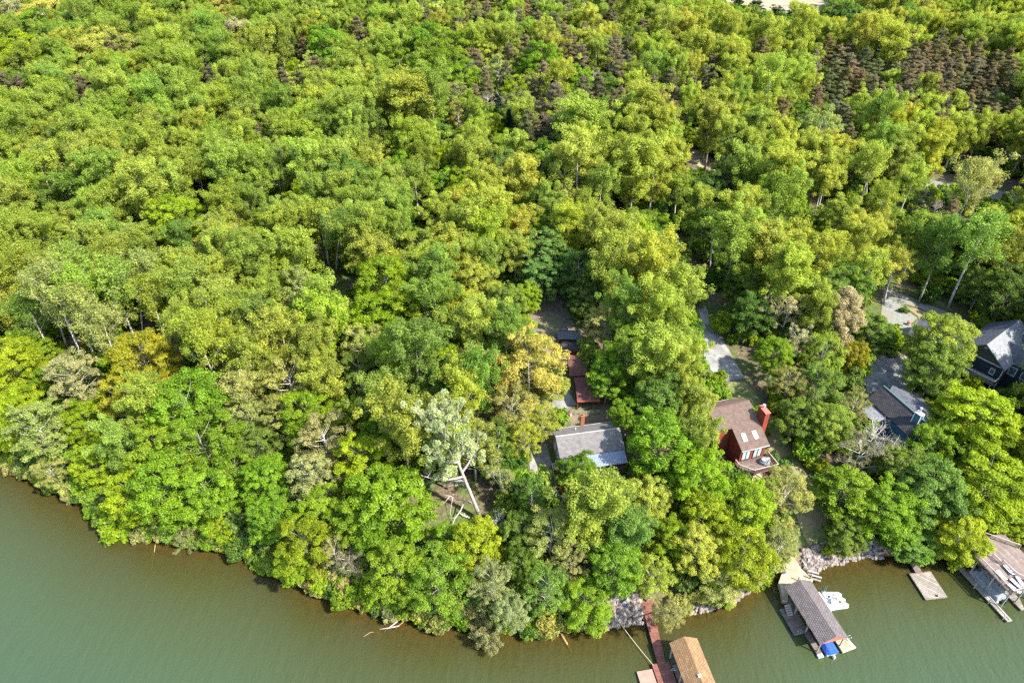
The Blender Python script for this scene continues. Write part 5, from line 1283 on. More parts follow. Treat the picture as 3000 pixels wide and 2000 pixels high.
# photo position of the crown's middle, crown width there, habit, leaf colour
T = [
 # far left
 (85, 95, 165, 'dense', 'green'), (40, 170, 190, 'dense', 'lime'), (30, 55, 120, 'open', 'cream'), (135, 58, 150, 'open', 'pale'), (310, 152, 150, 'dense', 'pale', dict(label='broad pale lime crown rounded like a cauliflower among feathery forest trees')),
 (255, 170, 110, 'dense', 'pale'), (370, 160, 110, 'dense', 'olive'),
 (700, 128, 62, 'column', 'cream', dict(label='narrow white-blossoming tree standing out in the upper wood')), (415, 140, 48, 'pine', 'pine'), (290, 92, 42, 'pine', 'pine'), (20, 262, 70, 'pine', 'pine'), (62, 268, 60, 'pine', 'pine'),
 (225, 262, 50, 'pine', 'pine'), (248, 290, 50, 'pine', 'pine'), (617, 236, 52, 'pine', 'pineg'), (605, 205, 40, 'pine', 'pine'), (830, 242, 56, 'pine', 'pine'), (880, 250, 52, 'pine', 'pineg'), (955, 238, 52, 'pine', 'pine'), (890, 145, 45, 'pine', 'pine'),
 (960, 140, 120, 'dense', 'green'), (955, 58, 100, 'dense', 'pale'), (430, 42, 58, 'dense', 'lime'), (590, 14, 90, 'dense', 'lime'), (665, 42, 90, 'dense', 'pale'), (765, 415, 46, 'pine', 'pine'),
 (515, 645, 150, 'dense', 'lime'), (690, 715, 58, 'column', 'cream', dict(label='slender cream-flowered tree between two lime-green crowns in the left-hand wood')), (380, 725, 125, 'dense', 'pale'), (770, 668, 80, 'dense', 'lime'), (835, 625, 78, 'dense', 'lime'),
 (812, 805, 125, 'dense', 'lime'), (500, 815, 115, 'dense', 'lime'), (600, 760, 105, 'open', 'yell'), (560, 700, 100, 'dense', 'lime'),
 # top middle
 (1235, 30, 90, 'open', 'olive'), (1290, 40, 90, 'open', 'pale'), (1200, 76, 80, 'airy', 'yell'), (1135, 20, 60, 'dense', 'deep'),
 (1255, 130, 120, 'dense', 'green'), (1320, 150, 120, 'dense', 'green'), (1285, 190, 150, 'dense', 'green', dict(label='huge glossy bright green crown in the middle of the upper wood')), (1355, 235, 110, 'dense', 'green'), (1175, 195, 90, 'dense', 'green'),
 (1050, 95, 60, 'pine', 'pine'), (1065, 125, 60, 'pine', 'pine'), (1250, 80, 48, 'pine', 'pine'), (1345, 90, 45, 'pine', 'pine'), (1200, 285, 170, 'airy', 'young'), (1265, 270, 130, 'airy', 'young'), (1135, 145, 90, 'airy', 'young'),
 (1430, 165, 90, 'dense', 'yell'), (1590, 185, 120, 'dense', 'green'), (1560, 215, 90, 'dense', 'green'), (1634, 245, 95, 'airy', 'yell'), (1482, 90, 75, 'airy', 'yell'), (1490, 122, 75, 'airy', 'yell'), (1590, 110, 70, 'airy', 'yell'), (1545, 100, 60, 'airy', 'yell'),
 (1380, 18, 50, 'pine', 'pine'), (1425, 45, 55, 'pine', 'pine'), (1470, 22, 55, 'pine', 'pine'), (1515, 65, 55, 'pine', 'pine'), (1575, 75, 55, 'pine', 'pine'), (1620, 80, 55, 'pine', 'pine'), (1660, 32, 50, 'pine', 'pine'), (1400, 75, 50, 'pine', 'pine'), (1545, 20, 50, 'pine', 'pine'),
 (1670, 150, 62, 'pine', 'pine'), (1700, 175, 62, 'pine', 'pine'), (1812, 215, 70, 'pine', 'pine'), (1790, 160, 60, 'pine', 'pine'), (1835, 150, 55, 'pine', 'pine'), (1960, 255, 70, 'pine', 'pineg'), (1975, 300, 60, 'pine', 'pine'), (1737, 222, 44, 'bare', 'grey', dict(label='grey leafless tree among green crowns in the upper wood')),
 (1425, 245, 52, 'pine', 'pine'), (1482, 225, 52, 'pine', 'pine'), (1430, 290, 55, 'bare', 'grey'), (1480, 300, 55, 'bare', 'grey'), (1625, 315, 95, 'pine', 'pine'), (1570, 285, 55, 'pine', 'pine'), (1550, 385, 85, 'pine', 'pineg'), (1605, 395, 75, 'pine', 'pine'), (1585, 350, 70, 'pine', 'pine'),
 (1492, 385, 62, 'spruce', 'spruce', dict(label='dark spire-topped evergreen beside a lime-green tree in the middle wood')), (1455, 355, 50, 'spruce', 'spruce'), (1433, 375, 88, 'dense', 'lime'), (1432, 435, 65, 'sparse', 'olive'),
 (1482, 505, 125, 'dense', 'blue'), (1550, 465, 82, 'dense', 'blue'), (1575, 535, 62, 'bare', 'grey', dict(label='leafless tree with tangled grey twigs in a dark gap of the middle wood')),
 (1705, 365, 165, 'airy', 'young'), (1690, 480, 150, 'airy', 'yell'), (1860, 490, 150, 'airy', 'young'), (1770, 470, 120, 'airy', 'young'), (1890, 315, 125, 'airy', 'yell'), (1860, 405, 110, 'airy', 'young'),
 (1590, 735, 150, 'layered', 'blue', dict(label='blue-green spreading tree at the head of the brown gravel drive')), (1510, 735, 90, 'airy', 'young'), (1345, 330, 70, 'open', 'tan'), (1340, 420, 85, 'dense', 'mid'), (1370, 560, 130, 'dense', 'lime'), (1300, 545, 110, 'dense', 'green'),
 # left woods
 (40, 1080, 170, 'dense', 'lime'), (85, 1020, 120, 'dense', 'green'), (45, 1225, 170, 'dense', 'lime'), (120, 1120, 110, 'dense', 'green'),
 (425, 1060, 190, 'dense', 'gold', dict(label='golden orange-yellow tree, the only one of its colour in the wood')), (375, 1165, 150, 'open', 'gold', dict(label='lower dull gold crown just below the golden tree')), (480, 1120, 110, 'open', 'gold', dict(label='small golden crown on the shaded side of the big golden tree')),
 (215, 1105, 145, 'open', 'cream'), (115, 1255, 170, 'open', 'olive'), (550, 1190, 220, 'dense', 'green'), (600, 1300, 200, 'dense', 'green'), (480, 1320, 190, 'dense', 'green', dict(label='massive bright green shore tree left of the sunken forked branch')),
 (250, 1230, 125, 'dense', 'lime'), (850, 1120, 155, 'open', 'olive'), (950, 1285, 150, 'open', 'tan'), (915, 1390, 140, 'open', 'tan'), (780, 1400, 140, 'dense', 'green'), (890, 1030, 55, 'bare', 'grey', dict(label='dead pale-limbed snag behind the olive oaks of the shore wood')),
 (740, 1060, 130, 'airy', 'young'), (660, 1010, 120, 'airy', 'young'), (560, 950, 110, 'leggy', 'young'), (640, 890, 130, 'airy', 'young'), (720, 930, 120, 'airy', 'mid'), (330, 830, 130, 'leggy', 'young'), (245, 900, 130, 'leggy', 'olive'), (150, 860, 130, 'leggy', 'young'), (60, 800, 130, 'leggy', 'young'), (300, 960, 110, 'leggy', 'olive'),
 (200, 780, 120, 'leggy', 'young'), (440, 870, 110, 'leggy', 'young'), (90, 920, 110, 'leggy', 'mid'), (30, 690, 110, 'leggy', 'young'), (280, 720, 110, 'airy', 'young'), (130, 700, 110, 'airy', 'young'),
 (720, 1230, 130, 'open', 'olive'), (760, 1310, 130, 'dense', 'mid'), (690, 1370, 130, 'dense', 'green'), (830, 1220, 120, 'open', 'olive'),
 # middle woods
 (1130, 830, 170, 'dense', 'lime'), (1110, 930, 160, 'dense', 'lime'), (1175, 900, 160, 'dense', 'lime', dict(label='tall bright lime-green maple above the gravel drive, largest of its colour')), (1025, 925, 62, 'open', 'tan'), (1390, 835, 150, 'dense', 'yell'), (1275, 890, 130, 'airy', 'mid'), (1480, 900, 130, 'dense', 'mid'), (1545, 870, 75, 'dense', 'lime'), (1480, 985, 140, 'airy', 'mid'),
 (1215, 1040, 170, 'airy', 'mid'), (1550, 1060, 200, 'dense', 'pale', dict(label='large pale lime-green oak crown beside the red-roofed carport')), (1620, 1125, 95, 'dense', 'pale'), (1390, 1110, 150, 'airy', 'mid'), (1500, 1190, 130, 'open', 'olive'), (1590, 1235, 100, 'open', 'yell'), (1130, 1170, 140, 'airy', 'mid'), (1050, 1090, 120, 'open', 'mid'), (1290, 1130, 120, 'airy', 'mid'),
 (1015, 1225, 125, 'dense', 'lime'), (1060, 1350, 160, 'dense', 'lime'), (1100, 1290, 120, 'dense', 'green'), (1460, 1290, 110, 'open', 'mid'), (1535, 1290, 90, 'open', 'yell'), (1470, 1390, 100, 'sparse', 'olive'),
 (1320, 1300, 250, 'oak', 'cream', dict(base=(1413, 1528), label='old cream-leaved oak with heavy pale bare limbs spreading over the slope')),
 (1240, 730, 130, 'dense', 'yell'), (1330, 740, 120, 'airy', 'yell'), (1440, 690, 120, 'airy', 'yell'), (1370, 660, 120, 'airy', 'young'), (1290, 640, 100, 'airy', 'yell'),
 # around the houses
 (1590, 800, 130, 'layered', 'blue'), (1700, 790, 130, 'dense', 'deep'), (1720, 870, 110, 'dense', 'deep'), (1800, 770, 150, 'airy', 'young'), (1850, 690, 140, 'dense', 'lime'), (1760, 680, 110, 'airy', 'young'), (1910, 790, 150, 'airy', 'yell'), (1935, 920, 150, 'airy', 'yell'), (1990, 900, 100, 'airy', 'young'), (1830, 900, 130, 'airy', 'mid'),
 (1775, 950, 110, 'open', 'olive'), (1840, 1040, 150, 'dense', 'green'), (1780, 1110, 110, 'dense', 'green'), (1925, 1040, 150, 'airy', 'yell'), (1990, 1090, 120, 'airy', 'young'), (1935, 1170, 160, 'dense', 'mid'), (2040, 1190, 110, 'airy', 'young'), (1935, 1295, 190, 'dense', 'green'), (2040, 1290, 130, 'airy', 'young'), (1845, 1215, 110, 'dense', 'green'),
 (2155, 710, 140, 'airy', 'young'), (2250, 735, 130, 'airy', 'yell'), (2310, 800, 140, 'airy', 'yell'), (2190, 830, 120, 'dense', 'mid'), (2200, 910, 120, 'dense', 'deep'), (2400, 760, 130, 'airy', 'yell'), (2470, 830, 150, 'dense', 'mid'), (2550, 780, 100, 'leggy', 'yell'), (2310, 905, 120, 'sparse', 'cream', dict(label='half-bare whitish tree between the concrete driveway and the gravel turnaround')), (2470, 930, 85, 'column', 'cream'),
 (2560, 965, 120, 'layered', 'mid'), (2505, 1040, 75, 'dense', 'gold', dict(label='small yellow-leaved tree beside the shaded parking pad')), (2415, 1030, 110, 'open', 'young'), (2340, 1000, 90, 'sparse', 'cream'), (2270, 1040, 110, 'dense', 'green'), (2400, 1130, 130, 'dense', 'mid'), (2310, 1120, 100, 'open', 'olive'), (2330, 1220, 120, 'dense', 'mid'), (2430, 1240, 130, 'dense', 'young'), (2500, 1190, 90, 'open', 'olive'),
 (2560, 1280, 110, 'bare', 'grey', dict(label='grey leafless shrubby tree in front of the blue-chimney house')), (2600, 1320, 90, 'bare', 'grey'), (2760, 1000, 170, 'dense', 'young'), (2740, 1080, 150, 'dense', 'mid', dict(label='leafy green tree standing in front of the slate-blue house')), (2870, 1230, 230, 'layered', 'lime'), (2960, 1300, 180, 'layered', 'lime'), (2730, 1300, 140, 'dense', 'green'), (2790, 1210, 130, 'layered', 'lime'),
 (2630, 770, 95, 'leggy', 'yell', dict(base=(2589, 890), label='slim tree leaning on a thin dark trunk at the edge of the gravel turnaround')), (2868, 690, 140, 'leggy', 'young', dict(base=(2775, 904), label='tall leaning tree with a long bare pale trunk behind the gravel turnaround')), (2960, 850, 150, 'dense', 'deep'), (2760, 720, 130, 'airy', 'mid'), (2880, 830, 110, 'dense', 'mid'), (2960, 740, 120, 'airy', 'young'), (2690, 690, 110, 'airy', 'young'),
 # shore, middle
 (1134, 1470, 240, 'layered', 'green', dict(label='wide bright green crown beside the bare slope below the old oak')), (1040, 1530, 150, 'dense', 'green'), (1160, 1670, 165, 'dense', 'green'), (1280, 1690, 180, 'dense', 'green'), (1390, 1590, 150, 'dense', 'lime'), (1030, 1650, 90, 'sparse', 'grey', dict(label='greyish half-bare shore bush left of the fallen tree')),
 (1440, 1705, 130, 'open', 'silver', dict(label='silvery blue-green tree above the drooping cedar')), (1495, 1795, 105, 'open', 'silver', dict(label='small silvery tree hanging over the brown shallows')), (1320, 1590, 120, 'dense', 'green'),
 (1610, 1560, 150, 'open', 'olive'), (1670, 1640, 110, 'open', 'olive'), (1525, 1550, 120, 'dense', 'mid'), (1700, 1385, 120, 'dense', 'green', dict(label='green tree whose top hides part of the metal porch roof')), (1740, 1480, 180, 'airy', 'young'), (1715, 1760, 150, 'dense', 'green'), (1600, 1720, 130, 'open', 'mid'), (1800, 1650, 160, 'dense', 'green'), (1895, 1460, 130, 'dense', 'pale'), (1910, 1690, 120, 'open', 'yell'), (1840, 1560, 130, 'airy', 'mid'),
 (1955, 1800, 85, 'open', 'tan', dict(label='small pale tree hanging over the water beside the red walkway')), (1530, 1650, 100, 'dense', 'mid'), (1560, 1450, 100, 'open', 'mid'),
 # shore, right
 (2045, 1390, 170, 'dense', 'lime'), (2065, 1500, 140, 'dense', 'lime'), (2190, 1480, 160, 'dense', 'lime'), (2300, 1445, 140, 'open', 'olive', dict(label='pale open tree between the red house deck and the grass slope')), (2180, 1620, 170, 'dense', 'lime'), (2045, 1610, 140, 'dense', 'yell'), (1965, 1570, 120, 'dense', 'lime'), (2285, 1590, 110, 'open', 'olive'),
 (2100, 1700, 130, 'open', 'tan'), (2480, 1440, 170, 'layered', 'green'), (2590, 1480, 190, 'layered', 'green', dict(label='spreading green tree behind the square floating dock, widest on the cove')), (2735, 1430, 200, 'layered', 'mid'), (2900, 1410, 220, 'layered', 'lime'), (2670, 1565, 170, 'layered', 'mid'), (2820, 1570, 150, 'layered', 'lime'), (2515, 1340, 120, 'sparse', 'grey'), (2480, 1560, 110, 'layered', 'mid'), (2960, 1510, 120, 'layered', 'lime'), (2640, 1370, 130, 'dense', 'mid'),
 # shore, left
 (155, 1375, 110, 'open', 'olive'), (277, 1350, 125, 'dense', 'lime'), (490, 1420, 200, 'dense', 'green'), (600, 1440, 170, 'dense', 'green'), (385, 1440, 150, 'dense', 'lime'), (643, 1535, 90, 'dense', 'lime'), (890, 1590, 160, 'dense', 'lime'), (800, 1510, 140, 'dense', 'green'), (940, 1480, 130, 'dense', 'green'), (860, 1660, 100, 'dense', 'lime'), (980, 1620, 70, 'open', 'tan'),
 # right woods
 (2340, 325, 90, 'dense', 'green'), (2400, 385, 120, 'open', 'olive', dict(label='rounded pale olive tree above the forest lane')), (2530, 330, 85, 'airy', 'yell'), (2640, 345, 75, 'airy', 'yell'), (2710, 330, 80, 'airy', 'yell'), (2790, 325, 56, 'column', 'yell'), (2610, 245, 55, 'airy', 'pale'), (2480, 410, 60, 'pine', 'pine'),
 (2950, 380, 80, 'dense', 'lime'), (2300, 515, 140, 'airy', 'yell'), (2430, 500, 90, 'airy', 'yell'), (2500, 505, 80, 'dense', 'deep'), (2560, 470, 90, 'leggy', 'yell'), (2640, 430, 90, 'airy', 'yell'), (2740, 440, 90, 'airy', 'yell'), (2010, 390, 62, 'dense', 'lime', dict(label='small round lime-green tree beside the two power poles')),
 (2130, 520, 120, 'dense', 'mid'), (2070, 560, 110, 'dense', 'deep'), (2190, 500, 110, 'airy', 'young'), (2590, 580, 80, 'leggy', 'yell'), (2700, 610, 80, 'pine', 'pineg'), (2850, 530, 120, 'leggy', 'olive', dict(label='pale thin-leaved tree with a forked white trunk beside the gravel lane')), (2780, 640, 60, 'pine', 'pine'), (2740, 610, 50, 'bare', 'grey'),
 (2480, 60, 90, 'dense', 'deep'), (2440, 45, 80, 'dense', 'mid'), (2530, 65, 80, 'dense', 'deep'), (2650, 60, 90, 'dense', 'mid'), (2780, 45, 70, 'dense', 'green'), (2700, 25, 80, 'open', 'pale'), (2835, 35, 75, 'dense', 'green'), (2580, 30, 80, 'dense', 'deep'),
 (2050, 80, 85, 'airy', 'yell'), (2130, 90, 90, 'airy', 'yell'), (2240, 112, 95, 'airy', 'yell'), (2350, 82, 100, 'airy', 'yell'), (2425, 115, 70, 'airy', 'yell'), (2525, 105, 95, 'airy', 'yell'), (2620, 130, 105, 'airy', 'yell'),
]
for x, y in [(2420, 150), (2455, 175), (2490, 160), (2530, 185), (2560, 215), (2440, 215), (2475, 240), (2515, 250), (2550, 265), (2420, 250), (2460, 285), (2610, 180), (2640, 195), (2670, 185), (2735, 160), (2760, 185), (2800, 150), (2820, 190), (2850, 215), (2740, 225), (2775, 250),
             (2815, 260), (2855, 270), (2895, 245), (2830, 310), (2870, 310), (2905, 300), (2920, 200), (2960, 250), (2085, 205), (2060, 235), (2020, 255), (2085, 255), (2660, 130)]:
    T.append((x, y, 58, 'pine', 'pine' if (x + y) % 3 else 'pineg'))

for x, y, w_, bx_, by_, c_ in [(595, 985, 130, 668, 1207, 'young'), (555, 950, 110, 605, 1120, 'young'), (650, 930, 120, 710, 1145, 'young'), (722, 930, 110, 748, 1090, 'mid'), (170, 850, 120, 262, 1092, 'olive'), (225, 850, 120, 288, 1096, 'young'),
                               (318, 770, 120, 356, 972, 'young'), (130, 870, 110, 200, 1030, 'young'), (400, 800, 110, 420, 985, 'olive'), (70, 780, 110, 120, 960, 'young'), (942, 640, 120, 965, 785, 'young'), (990, 680, 110, 985, 800, 'mid'), (590, 500, 100, 602, 605, 'young'), (200, 640, 100, 240, 760, 'young'),
                               (2245, 700, 120, 2192, 862, 'young'), (2325, 690, 110, 2285, 832, 'yell'), (1815, 690, 130, 1803, 890, 'young'), (1985, 850, 130, 1940, 1015, 'yell'), (2412, 520, 90, 2385, 636, 'yell'), (2668, 520, 90, 2622, 656, 'yell'), (2548, 480, 90, 2537, 602, 'yell'), (2890, 520, 100, 2835, 640, 'olive'),
                               (2725, 690, 100, 2690, 800, 'young'), (1225, 560, 110, 1232, 660, 'young'), (700, 1130, 110, 745, 1260, 'olive'), (1980, 560, 90, 1975, 660, 'young'), (2080, 660, 110, 2078, 790, 'mid')]:
    T.append((x, y, w_, 'leggy', c_, dict(base=(bx_, by_))))
SHRUBS = [
 (2215, 14, 62, 'cedar', 'spruce', dict(label='dark green bush at the edge of the dry field, nearer the tan gap')), (2275, 34, 70, 'cedar', 'spruce', dict(label='wide dark green bush in front of the dry field')), (2325, 38, 60, 'cedar', 'spruce', dict(label='dark green bush between the dry field and the deep green trees')), (2165, 2, 50, 'cedar', 'spruce', dict(label='dark green bush in the middle of the dry field')),  # low shore bushes
 (325, 1540, 120, 'shrub', 'lime', dict(hang=2.2, label='low lime-green bush reaching far over the lake at the left shore')), (197, 1452, 58, 'cedar', 'olive', dict(hang=1.2, label='small olive bush hanging over the water at the far left shore')),
 (540, 1572, 100, 'cedar', 'cedar', dict(hang=2.0, label='drooping greyish cedar over the shallows beside the sunken forked branch')), (723, 1585, 62, 'cedar', 'tan', dict(hang=.6, label='brownish bush in the shade below the green shore trees')),
 (1428, 1880, 140, 'cedar', 'cedar', dict(hang=3.6, label='wispy grey-green cedar stretching over the lake below the silvery tree')), (1380, 1790, 95, 'cedar', 'tan', dict(hang=.6, label='brownish cedar on the bank above the wispy cedar')),
 (1010, 1700, 80, 'shrub', 'tan', dict(hang=.4, label='pale tan bush left of the fallen tree in the water')), (2275, 1620, 95, 'shrub', 'olive', dict(label='pale olive bush behind the concrete landing of the boathouse')), (2200, 1680, 90, 'shrub', 'tan', dict(label='tan bush on the stones left of the concrete landing')),
 (2130, 1715, 80, 'shrub', 'olive', dict(label='grey-green bush on the riprap right of the red walkway')), (2130, 1752, 40, 'shrub', 'lime', dict(label='little lime bush at the waterline left of the boathouse')), (2050, 1740, 80, 'shrub', 'pale', dict(label='pale bush drooping on the riprap beside the red walkway')),
 (1775, 1795, 36, 'shrub', 'lime', dict(label='tiny lime-green bush on the pale riprap bank')), (2825, 1645, 90, 'shrub', 'lime', dict(hang=1.0, label='lime-green branch bush over the water beside the big weathered dock')),
 (1460, 1520, 60, 'bare', 'grey', dict(label='grey twiggy bush at the foot of the old oak')), (1550, 1850, 60, 'shrub', 'lime', dict(hang=.6, label='lime-green bush over the water below the silvery tree')), (1750, 1840, 60, 'shrub', 'green', dict(hang=.2, label='green bush touching the water left of the rope')),
 (660, 1590, 60, 'shrub', 'lime', dict(hang=.5, label='lime bush at the waterline right of the drooping cedar')), (410, 1570, 50, 'shrub', 'tan', dict(hang=.2, label='brown twiggy bush above the sunken forked branch')), (2650, 905, 26, 'shrub', 'mid', dict(label='small dark green shrub at the tip of the grass island')),
]
PHRASE = dict(airy='feathery {c} tree', leggy='tall thin {c} tree', dense='full rounded {c} tree', layered='spreading {c} tree', pine='ragged {c} pine', spruce='dark evergreen spire', open='open-crowned {c} tree',
              column='narrow {c} tree', bare='leafless grey tree', sparse='half-bare {c} tree', oak='old {c} oak', shrub='{c} bush', cedar='{c} cedar bush')
CNAME = dict(young='soft green', yell='yellow-green', lime='lime-green', green='bright green', mid='mid-green', deep='deep green', olive='olive', cream='cream', gold='golden', pine='brownish', pineg='grey-green', silver='silvery', cedar='grey-green',
             spruce='dark green', blue='blue-green', grey='grey', pale='pale lime', tan='tan')
GROUP = dict(airy='feathery forest trees', leggy='thin bare-trunked trees', dense='full rounded trees', layered='spreading layered trees', pine='ragged brown pines', spruce='dark evergreens', open='open pale-leaved trees', column='narrow trees',
             bare='leafless trees', sparse='half-bare trees', oak='old oaks', shrub='shore bushes', cedar='shore cedars')
NAME = dict(pine='pine_tree', spruce='spruce_tree', oak='oak_tree', bare='bare_tree', sparse='half_bare_tree', shrub='bush', cedar='cedar_bush', column='narrow_tree', layered='spreading_tree')
CAT = dict(pine='pine', spruce='evergreen', shrub='bush', cedar='bush', bare='bare tree', sparse='bare tree')

PLACED = []       # (base x, base y, width, kind, colour, options, height, direction, pixel)
def footprint_hit(x, y, r=0.0):
    for p in CLEAR:
        if inside(p, x, y): return True
    return False

def solve(px, py, wpx, kind, opt):
    d = ray(px, py); h = HMIN[kind] * 1.4
    for _ in range(4):
        hc = h * CK[kind]; p = ground_at(px, py, hc)
        f = project(p)[2]; wm = wpx * f / CAM_F
        h = min(HMAX[kind], max(HMIN[kind], wm * RATIO[kind] * opt.get('tall', 1)))
    p = ground_at(px, py, h * CK[kind]); wm = wpx * project(p)[2] / CAM_F
    return p, wm, h

def shore_clear(x, y, m):
    return y > shore_y(x) + m

for e in T + SHRUBS:
    px, py, wpx, kind, colr = e[:5]; opt = e[5] if len(e) > 5 else {}
    p, wm, h = solve(px, py, wpx, kind, opt)
    if 'base' in opt:
        # trunk foot and crown are both in view: the tree leans from one to the other
        b = ground_at(*opt['base']); fb = project(b)[2]
        best = None
        for f in np.linspace(.86, 1.12, 27):
            d = ray(px, py); c_ = Vector((0, 0, CAM_H)) + Vector(d) * (fb * f); v = c_ - b
            if v.z < 3: continue
            sc_ = abs(v.length - h * CK[kind]) + 14 * math.hypot(v.x, v.y) / v.z
            if best is None or sc_ < best[0]: best = (sc_, v)
        v = best[1]; h = max(h * .75, min(h * 1.3, v.length / CK[kind])); b.z -= .12
        PLACED.append((b, wm, kind, colr, opt, h, v.normalized(), (px, py))); continue
    base = Vector((p.x, p.y, 0)); lean = 0.0
    bad = lambda b: (not shore_clear(b.x, b.y, .8)) or any(inside(q, b.x, b.y) for q in HOUSES)
    if bad(base) and kind not in ('shrub', 'cedar'):
        # lower crown, farther back: the tree stands behind and lower
        for k in range(14):
            h2 = max(HMIN[kind] * .62, h * (1 - .05 * (k + 1))); p2 = ground_at(px, py, h2 * CK[kind])
            if not bad(p2): p, h, base = p2, h2, Vector((p2.x, p2.y, 0)); break
    crown = Vector(p)
    if bad(base):
        # rooted on the bank, leaning out over the water (or clear of the wall)
        b = Vector((crown.x, crown.y, 0))
        for k in range(60):
            b.y += .2
            if shore_clear(b.x, b.y, .5) and not any(inside(q, b.x, b.y) for q in HOUSES): break
        base = b
    base.z = tz(base.x, base.y) - .12
    if base.z < .1: base.z = .1
    v = crown - base
    if kind in ('shrub', 'cedar') or v.z < 1.0:
        hang = opt.get('hang', 0)
        if hang:
            b = Vector((crown.x, crown.y, 0))
            while not shore_clear(b.x, b.y, .3): b.y += .15
            b.z = max(.15, tz(b.x, b.y) - .1); base = b; crown.z = max(crown.z, .9); v = crown - base
    L = v.length
    dirv = v.normalized() if L > .3 else Vector((0, 0, 1))
    if dirv.z < .25: dirv = Vector((dirv.x, dirv.y, .25)).normalized()
    # a leaning tree is as long as it needs to be to carry its crown there
    if dirv.z < .97: h = max(h * .7, min(h * 1.3, L / CK[kind]))
    PLACED.append((base.copy(), wm, kind, colr, opt, h, dirv, (px, py)))
N_HAND = len(PLACED)

# ------------------------------------------------------------------ the rest of the wood, scattered
KEEP = []         # photo points that stay open to view (roofs, drives, docks)
def keep(px, step=14):
    xs = [p[0] for p in px]; ys = [p[1] for p in px]
    for x in np.arange(min(xs), max(xs) + 1, step):
        for y in np.arange(min(ys), max(ys) + 1, step):
            if inside(px, x, y): KEEP.append((x, y))
keep([(1560, 880), (1640, 900), (1670, 970), (1790, 1180), (1830, 1290), (1830, 1390), (1560, 1440), (1560, 1300), (1640, 1170)])
keep([(2000, 770), (2040, 790), (2220, 1110), (2260, 1240), (2330, 1380), (2480, 1600), (2360, 1610), (2270, 1400), (2110, 1400), (2110, 1120)])
keep([(2610, 840), (2790, 910), (3000, 960), (3000, 1150), (2850, 1150), (2760, 1250), (2570, 1240), (2530, 1090), (2650, 1040), (2620, 960)])
keep([(2030, 440), (2100, 470), (2120, 500), (2060, 490)])
keep([(2120, -20), (2180, 20), (2260, 48), (2330, 56), (2420, 20), (2420, -20)], 8)
keep([(2690, 520), (2980, 545), (2980, 580), (2690, 545)]); keep([(2820, 468), (3000, 458), (3000, 472), (2820, 484)])
keep([(2640, 880), (2800, 900), (2740, 960), (2700, 1000)])
keep([(1200, 1400), (1420, 1440), (1440, 1530), (1260, 1590), (1180, 1500)])
keep([(1725, 1790), (1870, 1760), (1990, 1760), (1990, 1830), (1725, 1840)])
keep([(2270, 1600), (3000, 1600), (3000, 2000), (2270, 2000)], 24)
for q in PLACED:
    if 'base' in q[4] and q[2] == 'leggy':
        (x0, y0), (x1, y1) = q[4]['base'], q[7]
        for t_ in np.linspace(.05, .75, 9): KEEP.append((x0 + (x1 - x0) * t_, y0 + (y1 - y0) * t_))
KEEP = np.array(KEEP, float)

def zone(px, py, rng):
    """which kinds grow where, as the photo shows them"""
    r = rng.random()
    if 2380 < px < 2980 and 130 < py < 350 and r < .6: return 'pine', 'pine', 58
    if 1350 < px < 1990 and py < 340 and r < .30: return 'pine', 'pine', 56
    if py < 330 and r < .035: return 'pine', 'pine', 50
    s = 62 + py * .075
    if px < 1150 and py < 800:
        if r < .84: return 'airy', 'young', s * 1.05
        if r < .90: return 'airy', 'mid', s
        if r < .95: return 'dense', 'lime', s * 1.1
        return 'open', 'pale', s
    if px > 1900 and py < 760:
        if r < .60: return 'airy', 'yell', s
        if r < .78: return 'airy', 'young', s
        if r < .86: return 'dense', 'mid', s
        if r < .92: return 'leggy', 'yell', s
        return 'dense', 'green', s
    if r < .45: return 'airy', 'young', s
    if r < .62: return 'airy', 'yell', s
    if r < .75: return 'dense', 'mid', s * 1.05
    if r < .86: return 'dense', 'lime', s * 1.1
    if r < .93: return 'open', 'olive', s
    return 'dense', 'green', s * 1.1

